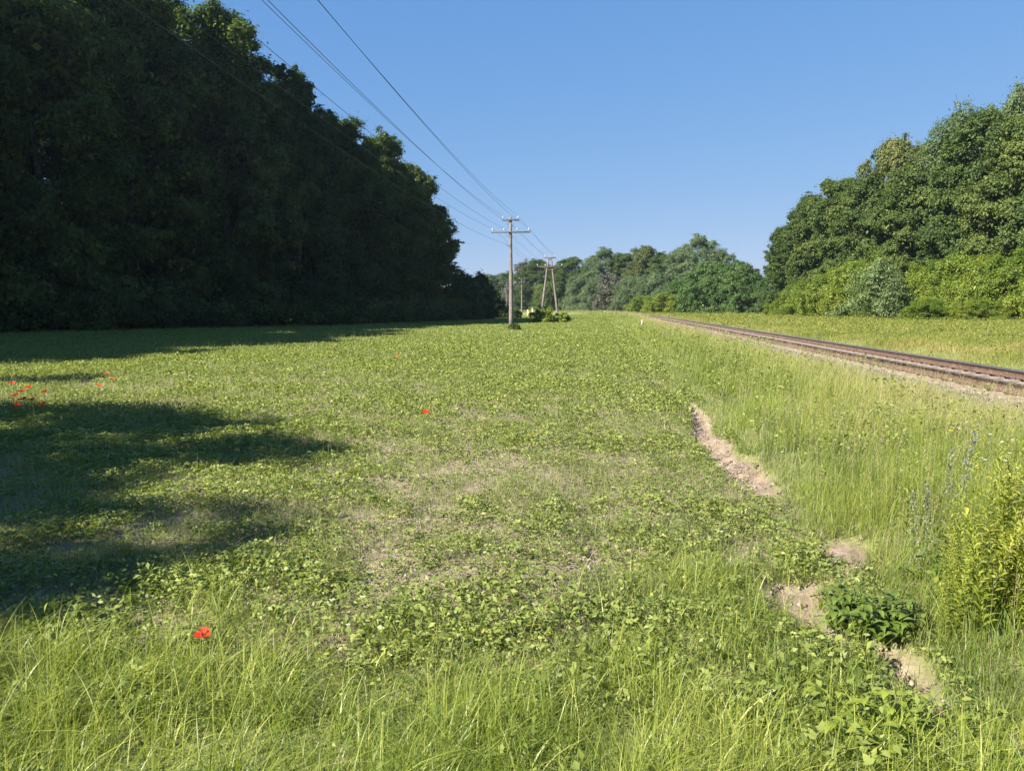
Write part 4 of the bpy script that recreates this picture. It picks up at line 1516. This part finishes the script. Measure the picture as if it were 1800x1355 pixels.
# ------------------------------------------------------------------ herbs on the near right
def stem_plant(name, seed, H, nleaf, leaf, mat, lean=.08, aspect=.28, stem_r=.003, upright=.8, droop=.2, whorl=1, start=.12, shrink=.55):
    """One upright stem with narrow leaves all the way up."""
    r = np.random.default_rng(seed)
    root = bpy.data.objects.new(name, None)
    COL.objects.link(root)
    t = np.linspace(0, 1, 7)
    lx, ly = r.normal(0, lean, 2) * H
    pts = np.column_stack([lx * t ** 1.5, ly * t ** 1.5, H * t])
    mb = MB()
    mb.tube(pts, stem_r * (1 - .7 * t), 5)
    mb.build('stem', M['stalk'], root, True)
    f = np.repeat(np.linspace(start, 1, nleaf), whorl)
    n = len(f)
    base = np.stack([np.interp(f, t, pts[:, j]) for j in range(3)], -1)
    ph = np.arange(n) * 2.4 + r.normal(0, .3, n)
    ln = leaf * (1 - (1 - shrink) * f) * r.uniform(.75, 1.2, n)
    V, Q = [], []
    nn = 5
    for i in range(n):                                # each leaf a folded strip that arches over
        d = np.array([cos(ph[i]), sin(ph[i]), 0])
        sd = np.array([-sin(ph[i]), cos(ph[i]), 0])
        q = np.linspace(0, 1, nn)
        c = base[i] + d * (ln[i] * (q * (1.1 - upright * .5)))[:, None] + np.array([0, 0, 1]) * (ln[i] * (upright * q - (droop + .35 * upright) * q ** 2))[:, None]
        w = ln[i] * aspect * np.sin(pi * np.clip(q * .93 + .05, 0, 1)) ** .8 * .5
        up = np.array([0, 0, 1]) * (w * .35)[:, None]
        b = len(V)
        for k in range(nn):
            V += [c[k] - sd * w[k] + up[k], c[k], c[k] + sd * w[k] + up[k]]
        for k in range(nn - 1):
            o = i * nn * 3 + k * 3
            Q += [[o, o + 1, o + 4, o + 3], [o + 1, o + 2, o + 5, o + 4]]
    tint = np.repeat(np.clip(.30 + .4 * f + r.normal(0, .15, n), 0, 1), nn * 3)
    me = make_mesh('leaves', np.array(V), np.array(Q), M[mat], {'tint': tint})
    link('leaves', me, root)
    return root, pts


M['rod_leaf'] = leaf_mat('rod_leaf', [(0, (.15, .20, .022)), (.5, (.265, .305, .042)), (1, (.42, .42, .08))], .42, tcol=(1.3, 1.25, .4), rough=.45)
M['nettle_leaf'] = leaf_mat('nettle_leaf', [(0, (.055, .088, .014)), (.5, (.105, .155, .024)), (1, (.18, .225, .045))], .28, tcol=(1.3, 1.4, .6), rough=.42, spec=.4)
M['lime_leaf'] = leaf_mat('lime_leaf', [(0, (.13, .19, .026)), (.5, (.21, .26, .036)), (1, (.31, .33, .06))], .4, tcol=(1.25, 1.25, .5), rough=.45)
M['grey_herb'] = leaf_mat('grey_herb', [(0, (.11, .13, .075)), (.5, (.18, .19, .12)), (1, (.28, .27, .19))], .25)
M['blue_petal'] = leaf_mat('blue_petal', [(0, (.10, .12, .34)), (1, (.20, .22, .55))], .3, tcol=(1, 1, 1.2))
M['white_petal'] = leaf_mat('white_petal', [(0, (.60, .60, .52)), (1, (.78, .78, .72))], .3, tcol=(1, 1, .9))
M['yellow_petal'] = leaf_mat('yellow_petal', [(0, (.62, .48, .02)), (1, (.75, .60, .04))], .3, tcol=(1.1, 1, .6))
M['cream_petal'] = leaf_mat('cream_petal', [(0, (.36, .36, .20)), (1, (.55, .53, .34))], .3, tcol=(1, 1, .8))


def spot(px, py):
    p = at(px, py, .1)
    return float(p[0]), float(p[1]), float(ground_z(p[:1], p[1:2])[0])


rods = [stem_plant('tall_herb', 400 + k, .66 + .06 * k, 54, (.10, .075, .09, .065)[k], 'rod_leaf', .10, (.24, .28, .20, .26)[k], .003, (.9, .6, 1.1, .7)[k], .15)[0] for k in range(4)]
rr = np.random.default_rng(31)
spots = []
for k in range(135):
    px = 1655 + 225 * rr.random() ** .8
    py = 965 + 145 * rr.random()
    spots.append((px, py))
for k, (px, py) in enumerate(spots):
    o = rods[k] if k < 4 else copy_tree(rods[k % 4])
    x, y, z = spot(px, py)
    o.location = (x, y, z)
    o.rotation_euler = (0, 0, rr.random() * 6.3)
    sc = rr.uniform(.55, 1.1) * (.75 if px < 1690 else 1)
    o.scale = (sc * 1.1, sc * 1.1, sc)
    tag(o, 'tall yellow-green herb with narrow leaves in the dense clump by the right edge', 'herb', 'yellow-green herbs by the right edge')


def spike_flowers(root, pts, f0, n, seed, mat, name, size=.011, spread=.017):
    r = np.random.default_rng(seed)
    t = np.linspace(0, 1, len(pts))
    f = r.uniform(f0, 1, n)
    c = np.stack([np.interp(f, t, pts[:, j]) for j in range(3)], -1)
    ph = r.random(n) * 6.3
    d = np.stack([np.cos(ph), np.sin(ph), r.normal(.2, .3, n)], -1)
    sp = spread * (1.25 - .7 * (f - f0) / (1 - f0))
    c = c + d * sp[:, None]
    V = leaf_quads(c, unit(r.normal(size=c.shape) + d * .6), d, np.full(n, size) * r.uniform(.7, 1.4, n), np.full(n, size * .7))
    link(name, make_mesh(name, V, quad_faces(len(V)), M[mat], {'tint': np.repeat(r.random(n), 4)}), root)


for k, (px, py, H, nb, lab) in enumerate([
        (1672, 1000, .82, 36, 'blue-flowered spike, tallest, standing left of the yellow-green clump'),
        (1660, 985, .70, 7, 'grey-green spike with few blue flowers, just left of the tall blue one'),
        (1606, 1010, .52, 4, 'grey dry-looking flower spike, left one of the pair beside the gully'),
        (1628, 1022, .60, 3, 'grey dry-looking flower spike, right one of the pair beside the gully')]):
    o, pts = stem_plant('bugloss', 470 + k, H, 26, .085, 'grey_herb', .05, .16, .0035, .8, .2)
    spike_flowers(o, pts, .45, 230, 480 + k, 'grey_herb', 'bracts', .012, .020)
    spike_flowers(o, pts, .6 if nb > 30 else .5, nb, 490 + k, 'blue_petal', 'blossoms', .011, .024)
    x, y, z = spot(px, py)
    o.location = (x, y, z)
    tag(o, lab, 'wildflower', 'blue and grey flower spikes on the verge')

o, pts = stem_plant('tall_herb', 460, .62, 34, .10, 'rod_leaf', .03, .24, .0035, .9, .2)
x, y, z = spot(1592, 965)
o.location = (x, y, z)
tag(o, 'single leafy yellow-green stem with a tufted top, left of the flower spikes', 'herb')


def clump_plant(name, seed, n, H, R, leaf, mat, label, px, py, aspect=.5, nleaf=10, cat='herb'):
    """A clump of leafy stems growing from one root."""
    r = np.random.default_rng(seed)
    root = bpy.data.objects.new(name, None)
    COL.objects.link(root)
    for s in range(n):
        st = MB()
        V, Q, T = [], [], []
        ph, rad = r.random() * 6.3, R * r.random() ** .5
        h = H * r.uniform(.4, 1.15) * (1 - .3 * rad / R)
        b = np.array([cos(ph) * rad * .45, sin(ph) * rad * .45, 0])
        e = np.array([cos(ph) * rad, sin(ph) * rad, h])
        t = np.linspace(0, 1, 5)[:, None]
        pts = b * (1 - t) + e * t
        pts[:, :2] = b[:2] + (e - b)[:2] * t ** 1.6
        st.tube(pts, .0028 * (1 - .6 * t[:, 0]), 5)
        k = nleaf
        f = np.linspace(.3, 1, k)
        base = np.stack([np.interp(f, t[:, 0], pts[:, j]) for j in range(3)], -1)
        for i in range(k):
            a = i * pi / 2 + (i // 2) * .3 + r.normal(0, .35) + s
            ln = leaf * r.uniform(.5, 1.45) * (1 - .35 * f[i] ** 3)
            d, sd = np.array([cos(a), sin(a), 0]), np.array([-sin(a), cos(a), 0])
            q = np.linspace(0, 1, 5)
            c = base[i] + d * (ln * q)[:, None] + np.array([0, 0, 1]) * (ln * (.35 * q - r.uniform(.35, .8) * q ** 2))[:, None]
            w = ln * aspect * np.array([.06, .42, .5, .30, .02])
            o = len(V)
            for m in range(5):
                V += [c[m] - sd * w[m] + [0, 0, .3 * w[m]], c[m], c[m] + sd * w[m] + [0, 0, .3 * w[m]]]
            for m in range(4):
                q0 = o + 3 * m
                Q += [[q0, q0 + 1, q0 + 4, q0 + 3], [q0 + 1, q0 + 2, q0 + 5, q0 + 4]]
            T += [np.clip(.35 + .3 * f[i] * r.random() + r.normal(0, .15), 0, 1)] * 15
        sto = st.build('stem', M['stalk'], root, True)
        link('leaves', make_mesh('leaves', np.array(V), np.array(Q), M[mat], {'tint': np.array(T)}), sto)
    x, y, z = spot(px, py)
    root.location = (x, y, z)
    return tag(root, label, cat)


clump_plant('nettle_clump', 501, 46, .27, .27, .062, 'nettle_leaf', 'dark green leafy clump growing in the bend of the bare soil track', 1522, 1076, .55, 11)
clump_plant('dead_nettle', 502, 20, .22, .24, .066, 'lime_leaf', 'bright lime-green clump of toothed leaves at the lower right', 1540, 1275, .62, 7)
clump_plant('leafy_weed', 503, 10, .16, .16, .07, 'lime_leaf', 'small lime-green weed in the grass left of the toothed lime clump', 1470, 1225, .55, 6)
clump_plant('leafy_weed', 504, 12, .24, .2, .08, 'nettle_leaf', 'dark leafy weed at the foot of the grey flower spikes', 1640, 1010, .4, 10)
clump_plant('leafy_weed', 505, 6, .16, .10, .06, 'lime_leaf', 'pale leafy weed standing in the shade of the near left field', 262, 1010, .4, 10)
clump_plant('leafy_weed', 506, 5, .15, .12, .09, 'lime_leaf', 'lime-green broad-leaved weed at the bottom right corner', 1735, 1290, .5, 6)
clump_plant('leafy_weed', 507, 10, .14, .2, .06, 'lime_leaf', 'bright yellow-green low weed left of the upper bare soil patch', 1400, 960, .5, 8)
clump_plant('leafy_weed', 508, 9, .3, .25, .10, 'bush_leaf', 'bright green weed bush in the verge grass against the ballast', 1350, 640, .5, 10)


def flower_spray(name, seed, n, H, R, mat, size, label, px, py, group=None, cat='wildflower'):
    r = np.random.default_rng(seed)
    root = bpy.data.objects.new(name, None)
    COL.objects.link(root)
    for k in range(n):
        st = MB()
        ph, rad = r.random() * 6.3, R * r.random() ** .5
        h = H * r.uniform(.75, 1.1)
        t = np.linspace(0, 1, 4)
        st.tube(np.column_stack([cos(ph) * rad * (.45 + .55 * t), sin(ph) * rad * (.45 + .55 * t), h * t]), .0011, 4)
        c = np.array([cos(ph) * rad, sin(ph) * rad, h])
        m = 8
        a = np.arange(m) / m * 2 * pi
        ax = np.column_stack([np.cos(a), np.sin(a), np.full(m, .15)])
        sto = st.build('stem', M['stalk'], root, True)
        V = (leaf_quads(c + ax * size * .5, np.tile(unit(np.array([r.normal(0, .2), -.3, 1.])), (m, 1)), ax, np.full(m, size), np.full(m, size * .5)))
        link('blossom', make_mesh('blossom', V, quad_faces(len(V)), M[mat], {'tint': np.repeat(r.random(len(V) // 4), 4)}), sto)
    x, y, z = spot(px, py)
    root.location = (x, y, z)
    return tag(root, label, cat, group)


flower_spray('white_flowers', 601, 14, .78, .30, 'white_petal', .010, 'spray of tiny white flowers over the yellow-green clump at the right edge', 1760, 1000)
flower_spray('yellow_flower', 602, 1, .74, .02, 'yellow_petal', .016, 'single yellow flower left of the tall blue spike', 1664, 968)
for k, (px, py, lab) in enumerate([(1390, 790, 'cream flower tuft in the verge grass, left of the gap between two tufts'),
                                   (1470, 800, 'small cream flower tuft low in the middle of the verge'),
                                   (1560, 800, 'tall cream flower plume right of the middle of the verge'),
                                   (1345, 800, 'small cream flowers just above the bare soil gully')]):
    flower_spray('cream_flowers', 610 + k, 26, .52, .13, 'cream_petal', .011, lab, px, py, 'cream flowers on the verge')
for k, (px, py, lab) in enumerate([(612, 1066, 'tiny white flower on the bare soil right of the near poppy'),
                                   (1246, 1003, 'tiny white flower in the herbs near the middle right, right one of two'),
                                   (1201, 990, 'tiny white flower in the herbs near the middle right, left one of two'),
                                   (1504, 976, 'tiny white flower at the top of the upper bare soil patch')]):
    flower_spray('white_flowers', 630 + k, 1, .10, .01, 'white_petal', .013, lab, px, py + 20, 'tiny white flowers in the field')

# ------------------------------------------------------------------ marker posts by the line
M['paint_white'] = rough_mat('paint_white', [(.3, (.34, .33, .25)), (.7, (.46, .44, .34))], 8, .7, .1)
M['paint_yellow'] = rough_mat('paint_yellow', [(.3, (.55, .48, .20)), (.7, (.68, .60, .30))], 8, .7, .1)


def marker(label, px, d, h, w, mat, group=None):
    root = bpy.data.objects.new('marker_post', None)
    COL.objects.link(root)
    x = X(px, d)
    root.location = (x, d, float(ground_z(np.array([x]), np.array([float(d)]))[0]))
    a, b = MB(), MB()
    a.box((0, 0, h * .4), (w, w, h * .8), bev=w * .1)
    b.box((0, 0, h * .9), (w * 1.25, w * 1.25, h * .2), bev=w * .2)
    a.build('post', M[mat], root)
    b.build('cap', M['paint_white'], root)
    tag(root, label, 'marker post', group)


marker('short pale marker post in the verge grass beside the vanishing track', 1129, 58, .55, .14, 'paint_white')
marker('yellow marker post far off near the A-shaped pole, left one of two', 928, 150, 1.2, .3, 'paint_yellow', 'yellow posts at the bend')
marker('yellow marker post far off near the A-shaped pole, right one of two', 936, 152, 1.5, .25, 'paint_yellow', 'yellow posts at the bend')

# ------------------------------------------------------------------ haze
def haze():
    mb = MB()
    mb.box((0, 600, 23), (3100, 2100, 50))
    m, nt, out = new_mat('haze')
    pv = nt.nodes.new("ShaderNodeVolumePrincipled")
    pv.inputs['Color'].default_value = (.62, .80, 1.0, 1)
    pv.inputs['Density'].default_value = .00015
    pv.inputs['Anisotropy'].default_value = .3
    nt.links.new(pv.outputs[0], out.inputs['Volume'])
    tag(mb.build('haze', m), 'thin blue summer haze over the fields', 'haze', kind='stuff')


haze()
